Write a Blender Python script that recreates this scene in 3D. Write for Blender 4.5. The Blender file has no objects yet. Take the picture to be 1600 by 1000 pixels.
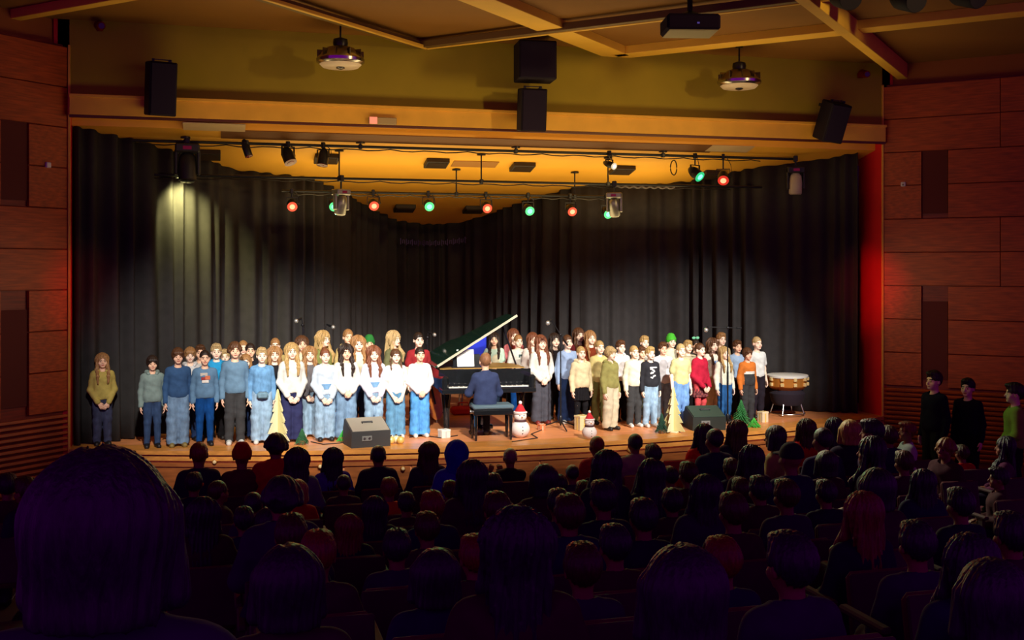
import bpy, bmesh, math, random
import numpy as np
from mathutils import Vector, Matrix
random.seed(7); rng = np.random.default_rng(7)
scene = bpy.context.scene
col = scene.collection
R = math.radians

# ------------------------------------------------------------------ camera, world, light, exposure
CAM = Vector((-4.3, -15.87, 3.38)); YAW = R(14.95); F = 1700.0; HORIZON = 417.0
cam_data = bpy.data.cameras.new('camera'); cam = bpy.data.objects.new('camera', cam_data); col.objects.link(cam)
cam.location = CAM; cam.rotation_euler = (R(90), 0, -YAW)
cam_data.sensor_width = 36.0; cam_data.lens = F / 1600 * 36; cam_data.shift_y = (HORIZON - 500) / 1600
cam_data.clip_start = 0.05; cam_data.clip_end = 200
scene.camera = cam
scene.view_settings.view_transform = 'Standard'; scene.view_settings.look = 'None'
scene.view_settings.gamma = 1.0; scene.view_settings.use_curve_mapping = False
scene.view_settings.exposure = 0.0
scene.cycles.use_denoising = True
scene.cycles.max_bounces = 6
scene.cycles.sample_clamp_indirect = 3.0
world = bpy.data.worlds.new('hall_dimness'); scene.world = world; world.use_nodes = True
world.node_tree.nodes['Background'].inputs[0].default_value = (0.60, 0.004, 1.0, 1)
world.node_tree.nodes['Background'].inputs[1].default_value = 0.34

def aim(o, target):
    o.rotation_euler = (Vector(target) - o.location).to_track_quat('-Z', 'Y').to_euler()
def spot(name, loc, target, power, angle, blend, colour, size=0.12):
    d = bpy.data.lights.new(name, 'SPOT'); d.energy = power; d.spot_size = R(angle); d.spot_blend = blend
    d.color = colour; d.shadow_soft_size = size
    o = bpy.data.objects.new(name, d); col.objects.link(o); o.location = loc; aim(o, target); return o
def area(name, loc, target, power, sx, sy, colour, spread=180):
    d = bpy.data.lights.new(name, 'AREA'); d.shape = 'RECTANGLE'; d.size = sx; d.size_y = sy; d.energy = power
    d.color = colour; d.spread = R(spread)
    o = bpy.data.objects.new(name, d); col.objects.link(o); o.location = loc; aim(o, target); return o
WARM = (1.0, 0.94, 0.82)
# front wash: hall spotlights hung from the ceiling beams, aimed at the singers
for x, tx, e in ((-4.6, -4.1, 3300), (-2.8, -2.5, 4200), (-0.8, -0.8, 4200), (1.4, 1.2, 4400), (3.6, 3.3, 5200)):
    spot('front_wash', (x, -8.0, 6.5), (tx, 0.35, 1.75), e, 29, 0.8, WARM)
# added fill panel without a fixture, facing up to brighten the stage ceiling
area('ceiling_fill', (0, 1.3, 4.05), (0, 1.4, 9), 80, 7.0, 1.2, (1.0, 0.74, 0.32))
area('header_fill', (0, -1.5, 4.3), (0, -0.6, 9), 75, 10.0, 0.5, (1.0, 0.74, 0.28))  # added fill with no fixture, brightens the header wall and lintel
for e in (-1, 1): spot('jamb_fill', (e * 4.7, -1.3, 3.4), (e * 6.32, 0.35, 3.0), 85 if e > 0 else 50, 42, 1.0, (1.0, 0.02, 0.03))  # added red spots, no lamp hangs here, to redden the jambs
# added warm spots that mimic stage light spilling on the lower side walls
for e in (-1, 1): spot('wall_fill', (e * 3.6, -1.9, 3.1), (e * 7.0, -0.72, 2.7), 70, 74, 1.0, (1.0, 0.80, 0.45), 0.4)
# dim house light from the beams on the far side falls on the header wall
spot('house_light', (6.0, -11, 6.4), (0.0, 0, 5.9), 1300, 40, 1.0, (1.0, 0.72, 0.22), 0.25)
# steep curtain light beside the hanging moving head
spot('curtain_light', (-4.85, 0.85, 4.72), (-4.85, 2.1, 3.2), 430, 84, 1.0, (1.0, 0.94, 0.34), 0.05)

# ------------------------------------------------------------------ small helpers
def px(x, y, Y=None, z=None, d=None):
    """point at the given stage depth Y (or height z, or camera distance d) that the camera sees at pixel x, y"""
    c, s = math.cos(YAW), math.sin(YAW)
    a = (x - 800) / F; b = (HORIZON - y) / F
    dir_ = Vector((a * c + s, -a * s + c, b))
    if Y is not None: t = (Y - CAM.y) / dir_.y
    elif z is not None: t = (z - CAM.z) / dir_.z
    else: t = d
    return CAM + dir_ * t
def lin(c):
    return tuple((v / 12.92 if v <= 0.04045 else ((v + 0.055) / 1.055) ** 2.4) for v in c)
def rgb(r, g, b): return lin((r / 255, g / 255, b / 255))

_mats = {}
def mat(name, colour, rough=0.6, metal=0.0, noise=0.0, scale=30.0, stretch=(1, 1, 1), bump=0.0, emit=None, strength=0.0, spec=0.5, c2=None, coat=0.0):
    key = (name, tuple(round(c, 4) for c in colour))
    if key in _mats: return _mats[key]
    m = bpy.data.materials.new(name); m.use_nodes = True
    nt = m.node_tree; b = nt.nodes['Principled BSDF']
    b.inputs['Roughness'].default_value = rough; b.inputs['Metallic'].default_value = metal
    b.inputs['Specular IOR Level'].default_value = spec; b.inputs['Coat Weight'].default_value = coat
    b.inputs['Base Color'].default_value = (*colour, 1)
    if noise or bump:
        tc = nt.nodes.new('ShaderNodeTexCoord'); mp = nt.nodes.new('ShaderNodeMapping'); mp.inputs['Scale'].default_value = stretch
        nz = nt.nodes.new('ShaderNodeTexNoise'); nz.inputs['Scale'].default_value = scale; nz.inputs['Detail'].default_value = 4
        nt.links.new(tc.outputs['Object'], mp.inputs[0]); nt.links.new(mp.outputs[0], nz.inputs['Vector'])
        if noise:
            mx = nt.nodes.new('ShaderNodeMix'); mx.data_type = 'RGBA'
            lo = c2 if c2 else tuple(c * (1 - noise) for c in colour); hi = colour if c2 else tuple(min(1, c * (1 + noise)) for c in colour)
            mx.inputs[6].default_value = (*lo, 1); mx.inputs[7].default_value = (*hi, 1)
            rp = nt.nodes.new('ShaderNodeValToRGB'); rp.color_ramp.elements[0].position = 0.3; rp.color_ramp.elements[1].position = 0.7
            nt.links.new(nz.outputs[0], rp.inputs[0]); nt.links.new(rp.outputs[0], mx.inputs[0]); nt.links.new(mx.outputs[2], b.inputs['Base Color'])
        if bump:
            bp = nt.nodes.new('ShaderNodeBump'); bp.inputs['Strength'].default_value = bump; bp.inputs['Distance'].default_value = 0.02
            nt.links.new(nz.outputs[0], bp.inputs['Height']); nt.links.new(bp.outputs[0], b.inputs['Normal'])
    if emit:
        b.inputs['Emission Color'].default_value = (*emit, 1); b.inputs['Emission Strength'].default_value = strength
    _mats[key] = m
    return m
def cloth(c): return mat('fabric', c, 0.9, noise=0.12, scale=14, bump=0.25, spec=0.15)
def denim(c): return mat('denim', c, 0.9, noise=0.25, scale=9, stretch=(2, 2, 1), bump=0.3, spec=0.15)
def hairm(c): return mat('hair', c, 0.5, noise=0.35, scale=16, stretch=(6, 6, 0.7), bump=0.4, spec=0.4)
def skinm(c): return mat('skin', c, 0.55, noise=0.06, scale=20, spec=0.3)

class MB:
    """collects simple shapes into one mesh"""
    def __init__(s): s.bm = bmesh.new()
    def _xf(s, vs, M):
        bmesh.ops.transform(s.bm, matrix=M, verts=vs)
    def box(s, c, size, rot=(0, 0, 0), bev=0.0, M=None):
        r = bmesh.ops.create_cube(s.bm, size=1.0); vs = r['verts']
        bmesh.ops.scale(s.bm, vec=size, verts=vs)
        if bev:
            es = list({e for v in vs for e in v.link_edges})
            rb = bmesh.ops.bevel(s.bm, geom=es, offset=bev, segments=1, affect='EDGES'); vs = list({v for f in rb['faces'] for v in f.verts} | {v for v in vs if v.is_valid})
        from mathutils import Euler
        X = Matrix.Translation(c) @ Euler(rot).to_matrix().to_4x4()
        s._xf(vs, M @ X if M else X); return s
    def tube(s, a, b, r, r2=None, n=10, caps=True):
        a, b = Vector(a), Vector(b); d = b - a
        rr = bmesh.ops.create_cone(s.bm, cap_ends=caps, segments=n, radius1=r, radius2=r if r2 is None else r2, depth=max(d.length, 1e-5))
        X = Matrix.Translation((a + b) / 2) @ d.to_track_quat('Z', 'Y').to_matrix().to_4x4()
        s._xf(rr['verts'], X); return s
    def path(s, pts, r, n=8):
        pts = [Vector(p) for p in pts]; rings = []
        for i, p in enumerate(pts):
            t = (pts[min(i + 1, len(pts) - 1)] - pts[max(i - 1, 0)]).normalized()
            q = t.to_track_quat('Z', 'Y')
            rings.append([s.bm.verts.new(p + q @ Vector((r * math.cos(k * math.tau / n), r * math.sin(k * math.tau / n), 0))) for k in range(n)])
        for A, B in zip(rings, rings[1:]):
            for k in range(n): s.bm.faces.new((A[k], A[(k + 1) % n], B[(k + 1) % n], B[k]))
        s.bm.faces.new(rings[0][::-1]); s.bm.faces.new(rings[-1]); return s
    def ball(s, c, r, u=16, v=10, scl=(1, 1, 1)):
        rr = bmesh.ops.create_uvsphere(s.bm, u_segments=u, v_segments=v, radius=r)
        s._xf(rr['verts'], Matrix.Translation(c) @ Matrix.Diagonal((*scl, 1))); return s
    def lathe(s, prof, n=24, M=None):
        rings = []
        for r, z in prof:
            rings.append([s.bm.verts.new((max(r, 1e-4) * math.cos(k * math.tau / n), max(r, 1e-4) * math.sin(k * math.tau / n), z)) for k in range(n)])
        for A, B in zip(rings, rings[1:]):
            for k in range(n): s.bm.faces.new((A[k], A[(k + 1) % n], B[(k + 1) % n], B[k]))
        s.bm.faces.new(rings[0][::-1]); s.bm.faces.new(rings[-1])
        if M: s._xf([v for rg in rings for v in rg], M)
        return s
    def prism(s, poly, z0, z1, M=None):
        A = [s.bm.verts.new((x, y, z0)) for x, y in poly]; B = [s.bm.verts.new((x, y, z1)) for x, y in poly]
        n = len(poly)
        s.bm.faces.new(A[::-1]); s.bm.faces.new(B)
        for k in range(n): s.bm.faces.new((A[k], A[(k + 1) % n], B[(k + 1) % n], B[k]))
        if M: s._xf(A + B, M)
        return s
    def mesh(s, name, smooth=False):
        bmesh.ops.recalc_face_normals(s.bm, faces=s.bm.faces)
        me = bpy.data.meshes.new(name); s.bm.to_mesh(me); s.bm.free()
        if smooth:
            me.shade_smooth()
            try: me.set_sharp_from_angle(angle=R(40))
            except Exception: pass
        return me
    def build(s, name, m, parent=None, smooth=False, loc=None):
        return link(name, s.mesh(name, smooth), m, parent, loc)
def link(name, me, m=None, parent=None, loc=None):
    o = bpy.data.objects.new(name, me); col.objects.link(o)
    if m is not None:
        if len(me.materials) == 0: me.materials.append(m)
        else:
            o.material_slots[0].link = 'OBJECT'; o.material_slots[0].material = m
    if parent: o.parent = parent
    if loc is not None: o.location = loc
    return o
def empty(name, loc=(0, 0, 0), rz=0.0):
    o = bpy.data.objects.new(name, None); col.objects.link(o); o.location = loc; o.rotation_euler = (0, 0, rz)
    o.empty_display_size = 0.1; return o
def tag(o, label=None, cat=None, group=None, kind=None):
    if label: o['label'] = label
    if cat: o['category'] = cat
    if group: o['group'] = group
    if kind: o['kind'] = kind
    return o
def thing(name, label, cat, loc=(0, 0, 0), rz=0.0, group=None):
    return tag(empty(name, loc, rz), label, cat, group)

# ------------------------------------------------------------------ figures: one continuous surface grown from a distance field
V3 = lambda *a: np.array(a, dtype=np.float32)
class Field:
    def __init__(s, lo, hi, h):
        s.lo = np.array(lo, dtype=np.float32); s.h = h
        s.ax = [np.arange(lo[i], hi[i] + h, h, dtype=np.float32) for i in range(3)]
        s.F = np.full([len(a) for a in s.ax], 0.3, dtype=np.float32)
    def _put(s, lo, hi, fn, k, op):
        m = abs(k) + 3.5 * s.h
        sl = []
        for i in range(3):
            a = max(0, int((lo[i] - m - s.lo[i]) / s.h)); b = min(len(s.ax[i]), int((hi[i] + m - s.lo[i]) / s.h) + 2)
            if b <= a: return s
            sl.append(slice(a, b))
        X, Y, Z = np.meshgrid(s.ax[0][sl[0]], s.ax[1][sl[1]], s.ax[2][sl[2]], indexing='ij', sparse=True)
        d = fn(X, Y, Z); f = s.F[tuple(sl)]
        if op == 'u':
            if k: hh = np.maximum(k - np.abs(f - d), 0) / k; f = np.minimum(f, d) - hh * hh * k * 0.25
            else: f = np.minimum(f, d)
        else:
            d = -d
            if k: hh = np.maximum(k - np.abs(f - d), 0) / k; f = np.maximum(f, d) + hh * hh * k * 0.25
            else: f = np.maximum(f, d)
        s.F[tuple(sl)] = f; return s
    def cone(s, a, ra, b, rb, k=0.02, op='u', sc=(1, 1, 1)):
        a = np.array(a, np.float32); b = np.array(b, np.float32); sc = np.array(sc, np.float32)
        ba = (b - a) / sc; L = float(ba @ ba) + 1e-9; g = float(sc.min())
        def fn(X, Y, Z):
            x, y, z = (X - a[0]) / sc[0], (Y - a[1]) / sc[1], (Z - a[2]) / sc[2]
            t = np.clip((x * ba[0] + y * ba[1] + z * ba[2]) / L, 0, 1)
            return (np.sqrt((x - t * ba[0]) ** 2 + (y - t * ba[1]) ** 2 + (z - t * ba[2]) ** 2) - (ra + (rb - ra) * t)) * g
        r = max(ra, rb) * sc
        return s._put(np.minimum(a, b) - r, np.maximum(a, b) + r, fn, k, op)
    def ell(s, c, r, k=0.02, op='u', rx=0.0):
        c = np.array(c, np.float32); r = np.array(r, np.float32); cs, sn = math.cos(rx), math.sin(rx)
        def fn(X, Y, Z):
            x, y0, z0 = X - c[0], Y - c[1], Z - c[2]
            y, z = y0 * cs + z0 * sn, -y0 * sn + z0 * cs
            k0 = np.sqrt((x / r[0]) ** 2 + (y / r[1]) ** 2 + (z / r[2]) ** 2)
            k1 = np.sqrt((x / r[0] ** 2) ** 2 + (y / r[1] ** 2) ** 2 + (z / r[2] ** 2) ** 2) + 1e-6
            return k0 * (k0 - 1) / k1
        m = r if not rx else np.array([r[0], max(r[1:]), max(r[1:])])
        return s._put(c - m, c + m, fn, k, op)
    def cut(s, p, n):
        """keep the side that n points away from"""
        X, Y, Z = np.meshgrid(*s.ax, indexing='ij', sparse=True)
        s.F = np.maximum(s.F, (X - p[0]) * n[0] + (Y - p[1]) * n[1] + (Z - p[2]) * n[2]); return s
    def folds(s, amp, f=(23, 19, 31), seed=0):
        X, Y, Z = np.meshgrid(*s.ax, indexing='ij', sparse=True)
        w = np.sin(f[0] * X + 7 * np.sin(9 * Z + seed)) + np.sin(f[2] * Z + 5 * np.sin(11 * X + seed) + 8 * Y) + np.sin(f[1] * Y * 1.7 + 6 * Z + seed)
        s.F = s.F + (amp / 3 * w).astype(np.float32); return s
    def strands(s, amp, n=34, c=(0, 0.01)):
        X, Y, Z = np.meshgrid(*s.ax, indexing='ij', sparse=True)
        a = np.arctan2(Y - c[1], X - c[0])
        s.F = s.F + (amp * (np.sin(n * a + 5 * np.sin(7 * Z)) + 0.6 * np.sin(n * 0.47 * a + 2.0 + 9 * Z))).astype(np.float32); return s
    def mesh(s, name):
        F, h = s.F, s.h
        F[0], F[-1] = 1, 1; F[:, 0], F[:, -1] = 1, 1; F[:, :, 0], F[:, :, -1] = 1, 1
        S = F < 0
        c = np.zeros([n - 1 for n in F.shape], np.int8)
        offs = [(i, j, k) for i in (0, 1) for j in (0, 1) for k in (0, 1)]
        n0, n1, n2 = c.shape
        for i, j, k in offs: c += S[i:i + n0, j:j + n1, k:k + n2]
        mixed = (c > 0) & (c < 8)
        idx = np.full(c.shape, -1, np.int32); I, J, K = np.nonzero(mixed); idx[mixed] = np.arange(len(I))
        acc = np.zeros((len(I), 3), np.float32); cnt = np.zeros(len(I), np.float32)
        for o in offs:
            for ax in range(3):
                if o[ax]: continue
                o2 = list(o); o2[ax] = 1
                fa = F[I + o[0], J + o[1], K + o[2]]; fb = F[I + o2[0], J + o2[1], K + o2[2]]
                m = (fa < 0) != (fb < 0); t = np.where(m, fa / np.where(m, fa - fb, 1), 0)
                p = np.array(o, np.float32)[None].repeat(len(I), 0); p[:, ax] = t
                acc += p * m[:, None]; cnt += m
        co = s.lo + h * (np.stack([I, J, K], 1) + acc / cnt[:, None])
        quads = []
        for ax in range(3):
            sl0 = [slice(1, -1)] * 3; sl1 = [slice(1, -1)] * 3
            sl0[ax] = slice(0, -1); sl1[ax] = slice(1, None)
            A, B = S[tuple(sl0)], S[tuple(sl1)]
            P = np.stack(np.nonzero(A != B), 1)
            for q in range(3):
                if q != ax: P[:, q] += 1
            inside = A[A != B]
            u, v = [(1, 2), (2, 0), (0, 1)][ax]
            def cell(du, dv):
                C = P.copy(); C[:, u] += du; C[:, v] += dv; return idx[C[:, 0], C[:, 1], C[:, 2]]
            q = np.stack([cell(-1, -1), cell(0, -1), cell(0, 0), cell(-1, 0)], 1)
            q[~inside] = q[~inside][:, ::-1]
            quads.append(q)
        q = np.concatenate(quads)
        me = bpy.data.meshes.new(name)
        me.vertices.add(len(co)); me.vertices.foreach_set('co', co.ravel())
        me.loops.add(len(q) * 4); me.loops.foreach_set('vertex_index', q.ravel())
        me.polygons.add(len(q)); me.polygons.foreach_set('loop_start', np.arange(0, len(q) * 4, 4, dtype=np.int32))
        me.update(calc_edges=True); me.shade_smooth()
        me['co'] = 0
        return me, co, q

SEATED = ('seated', 'piano', 'hold')
# joints of a 1.44 m figure facing -Y, feet at the origin
def pose(name):
    J = {'T': V3(0, 0, 0)}
    for sd, e in (('r', -1), ('l', 1)):
        J['sh' + sd] = V3(e * .124, .012, 1.118); J['hip' + sd] = V3(e * .066, .005, .735)
        J['kn' + sd] = V3(e * .074, -.012, .405); J['an' + sd] = V3(e * .080, .015, .075)
        J['pn' + sd] = V3(-e, 0, 0)
        if name == 'side':
            J['el' + sd] = V3(e * .168, .03, .872); J['wr' + sd] = V3(e * .178, -.025, .665); J['hd' + sd] = V3(e * .02, -.22, -1)
        elif name == 'clasp':
            J['el' + sd] = V3(e * .180, .0, .885); J['wr' + sd] = V3(e * .062, -.145, .742); J['hd' + sd] = V3(-e * .75, -.12, -.62); J['pn' + sd] = V3(0, 1, 0)
        elif name == 'low':
            J['el' + sd] = V3(e * .176, .01, .875); J['wr' + sd] = V3(e * .078, -.15, .69); J['hd' + sd] = V3(-e * .6, -.05, -.8); J['pn' + sd] = V3(0, 1, 0)
        elif name == 'back':
            J['el' + sd] = V3(e * .180, .075, .885); J['wr' + sd] = V3(e * .085, .155, .73); J['hd' + sd] = V3(-e * .8, .1, -.5); J['pn' + sd] = V3(0, -1, 0)
        elif name in SEATED:
            up = V3(0, 0, -.28); J['T'] = up
            J['sh' + sd] = J['sh' + sd] + up; J['hip' + sd] = V3(e * .075, 0, .47); J['kn' + sd] = V3(e * .09, -.36, .45); J['an' + sd] = V3(e * .09, -.34, .075)
            if name == 'seated':
                J['el' + sd] = V3(e * .2, .0, .615); J['wr' + sd] = V3(e * .1, -.19, .56); J['hd' + sd] = V3(-e * .35, -.9, -.1); J['pn' + sd] = V3(0, 0, -1)
            elif name == 'hold':
                J['el' + sd] = V3(.13 + e * .10 if e > 0 else -.10, -.12, .66); J['wr' + sd] = V3(.13 + e * .07, -.29, .80); J['hd' + sd] = V3(-e * .25, -.35, .9); J['pn' + sd] = V3(0, -1, 0)
            else:
                J['el' + sd] = V3(e * .21, -.08, .61); J['wr' + sd] = V3(e * .2, -.3, .62); J['hd' + sd] = V3(0, -1, -.1); J['pn' + sd] = V3(0, 0, -1)
        elif name == 'lean':
            if e < 0: J['el' + sd] = V3(-.22, -.02, .89); J['wr' + sd] = V3(-.26, -.19, .80); J['hd' + sd] = V3(-.1, -1, -.1); J['pn' + sd] = V3(0, 0, -1)
            else: J['el' + sd] = V3(.168, .03, .872); J['wr' + sd] = V3(.178, -.025, .665); J['hd' + sd] = V3(.02, -.22, -1)
    return J

def torso(f, J, a, k=0.05):
    T = J['T']
    f.cone(T + V3(-.052, .0, 1.055), .078 + a, T + V3(.052, .0, 1.055), .078 + a, k)
    f.cone(T + V3(-.098, .014, 1.122), .040 + a * .8, T + V3(.098, .014, 1.122), .040 + a * .8, k)
    f.cone(T + V3(-.034, .004, .89), .074 + a, T + V3(.034, .004, .89), .076 + a, k)
    f.cone(T + V3(-.048, .01, .775), .082 + a, T + V3(.048, .01, .775), .085 + a, k)
    f.cone(T + V3(-.042, .004, .80), .078 + a, T + V3(-.042, .0, 1.06), .085 + a, k)
    f.cone(T + V3(.042, .004, .80), .078 + a, T + V3(.042, .0, 1.06), .085 + a, k)
    f.cone(T + V3(0, .022, 1.10), .05 + a, T + V3(0, .012, 1.17), .046 + a, .04)
def arm(f, J, sd, a, k=0.03, stop=1.0, lo=None):
    sh, el, wr = J['sh' + sd], J['el' + sd], J['wr' + sd]
    f.cone(sh, .044 + a, el, .034 + a, k)
    if stop > 0: f.cone(el, .034 + a, el + (wr - el) * stop, (.025 if lo is None else lo) + a, k)
def leg(f, J, sd, a=0.0, ank=None, kn=None, k=0.03):
    h, n, q = J['hip' + sd], J['kn' + sd], J['an' + sd]
    f.cone(h, .074 + a, n, (.05 if kn is None else kn) + a, k)
    f.cone(n, (.05 if kn is None else kn) + a, q, (.034 if ank is None else ank) + a, k)
def hand(f, J, sd):
    w = J['wr' + sd]; d = J['hd' + sd] / np.linalg.norm(J['hd' + sd]); n = J['pn' + sd]
    n = n - d * float(n @ d); n = n / np.linalg.norm(n); u = np.cross(d, n)
    fwd = V3(0, -1, 0) if abs(d[2]) > .75 else V3(-1 if sd == 'l' else 1, 0, 0)
    if sd and float(u @ fwd) < 0: u = -u
    for q in (-.018, 0, .018): f.cone(w + u * q * .5, .015, w + d * .066 + u * q, .0125, .012)
    for i, L in enumerate((.058, .066, .060, .046)):
        a = w + d * .068 + u * (.0255 - .0172 * i); m = a + d * L * .5 + n * L * .10; t = m + d * L * .42 + n * L * .30
        f.cone(a, .0088, m, .0082, .003); f.cone(m, .0082, t, .0070, .003)
    a = w + d * .022 + u * .018; m = a + d * .026 + u * .022 + n * .008; t = m + d * .028 + u * .006 + n * .012
    f.cone(a, .012, m, .0098, .008); f.cone(m, .0095, t, .0078, .003)
def head(f, T):
    f.cone(T + V3(0, .022, 1.12), .050, T + V3(0, .010, 1.27), .042, .03)
    f.ell(T + V3(0, .012, 1.350), (.070, .090, .092), .02)
    f.ell(T + V3(0, -.028, 1.288), (.056, .060, .064), .035)
    f.cone(T + V3(-.012, -.068, 1.245), .016, T + V3(.012, -.068, 1.245), .016, .02)       # chin
    f.cone(T + V3(-.03, -.066, 1.352), .012, T + V3(.03, -.066, 1.352), .012, .02)         # brow
    for e in (-1, 1):
        f.ell(T + V3(e * .030, -.092, 1.328), (.017, .016, .012), .012, 's')              # eye socket
        f.ell(T + V3(e * .030, -.068, 1.327), (.0135, .0125, .0105), .002)                # eyeball
        f.ell(T + V3(e * .043, -.050, 1.295), (.020, .022, .020), .02)                    # cheek
        f.ell(T + V3(e * .073, .010, 1.318), (.010, .020, .030), .008, rx=.2)             # ear
    f.cone(T + V3(0, -.080, 1.335), .0085, T + V3(0, -.099, 1.302), .0125, .010)           # nose
    f.ell(T + V3(0, -.084, 1.297), (.017, .010, .008), .006)
    f.ell(T + V3(0, -.083, 1.272), (.021, .010, .0055), .004); f.ell(T + V3(0, -.081, 1.263), (.018, .010, .0055), .004)
def body(name, h=0.0068):
    J = pose(name); f = Field((-.36, -.60 if name in SEATED else -.34, -.02), (.36, .30, 1.47 + J['T'][2]), h)
    torso(f, J, -.006)
    for sd in 'lr':
        arm(f, J, sd, -.002); leg(f, J, sd, -.004); hand(f, J, sd)
        q = J['an' + sd]; f.cone(q + V3(0, .02, -.045), .026, q + V3(0, -.11, -.052), .019, .02)
    head(f, J['T'])
    me, co, q = f.mesh('figure'); c = co[q].mean(1) - J['T']
    mi = np.zeros(len(q), np.int32)
    for e in (-1, 1):
        dx, dz = c[:, 0] - e * .030, c[:, 2] - 1.327
        mi[(np.hypot(dx, dz) < .0085) & (c[:, 1] < -.069)] = 1
        mi[(np.abs(dx) < .017) & (np.abs(c[:, 2] - 1.347 - .2 * (.03 - abs(dx) * 0)) < .0) & (c[:, 1] < -.05)] = 3
        mi[(np.abs(dx) < .018) & (np.abs(c[:, 2] - 1.350) < .0042) & (c[:, 1] < -.055)] = 3
    mi[(np.abs(c[:, 0]) < .021) & (np.abs(c[:, 2] - 1.268) < .0085) & (c[:, 1] < -.082)] = 2
    me.polygons.foreach_set('material_index', mi)
    return me
def top(name, kind, h=0.009):
    J = pose(name); T = J['T']; seated = name in SEATED
    f = Field((-.38, -.40, .3 if seated else .58), (.38, .32, 1.22 + T[2]), h)
    a = {'sweater': .019, 'tee': .013, 'blouse': .016, 'coat': .030}[kind]
    torso(f, J, a)
    if kind in ('sweater', 'coat'):
        f.cone(T + V3(-.052, .0, .82), .096, T + V3(.052, .0, .82), .096, .05)       # blouson fullness above the hem
    hem = T[2] + {'sweater': .735, 'tee': .725, 'blouse': .74, 'coat': .66}[kind]
    if seated: hem = .45
    f.cut((0, 0, hem), (0, 0, -1))
    if kind == 'sweater' and not seated:                                                # ribbed waistband
        f.cone(T + V3(-.062, .008, hem + .012), .090, T + V3(.062, .008, hem + .012), .090, .01); f.cut((0, 0, hem - .016), (0, 0, -1))
    for sd in 'lr':
        if kind == 'tee':
            sh, el = J['sh' + sd], J['el' + sd]; f.cone(sh, .058, sh + (el - sh) * .62, .060, .03)
        else: arm(f, J, sd, a * .85, .03, .96, .026)
    f.folds(.006, seed=len(name))
    f.ell(T + V3(0, -.012, 1.205), (.064, .064, .055), .01, 's')                         # neckline
    return f.mesh('garment')[0]
def hood():
    f = Field((-.16, -.14, 1.03), (.16, .2, 1.26), .009)
    f.ell((0, .075, 1.165), (.108, .07, .065), .02); f.cone((-.062, -.045, 1.175), .028, (-.085, .05, 1.195), .034, .03); f.cone((.062, -.045, 1.175), .028, (.085, .05, 1.195), .034, .03)
    f.ell((0, -.005, 1.25), (.066, .072, .085), .02, 's'); f.folds(.004); return f.mesh('hood')[0]
def bottom(name, kind, h=0.009):
    J = pose(name); T = J['T']; seated = name in SEATED
    f = Field((-.24, -.52 if seated else -.2, .0), (.24, .24, .9), h)
    hz = .47 if seated else .765
    f.cone((-.048, .01, hz), .094, (.048, .01, hz), .094, .05)
    ank, kn, a = {'straight': (.046, .052, .016), 'wide': (.078, .066, .014), 'slim': (.036, .046, .010), 'tights': (.034, .046, .004), 'baggy': (.060, .066, .022), 'skirt': (.034, .046, .004)}[kind]
    if kind != 'skirt':
        for sd in 'lr': leg(f, J, sd, a, ank, kn, .025)
        f.folds(.008 if kind in ('baggy', 'wide', 'straight') else .004, (17, 15, 27), 2)
        f.cut((0, 0, .042), (0, 0, -1))
    else:
        f.cone((0, .01, .80), .11, (0, .01, .49), .165, .02, sc=(1, .8, 1))
        X, Y, Z = np.meshgrid(*f.ax, indexing='ij', sparse=True)
        f.F = f.F + (.007 * np.sin(16 * np.arctan2(Y, X))).astype(np.float32); f.cut((0, 0, .50), (0, 0, -1))
    return f.mesh('trousers')[0]
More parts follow.
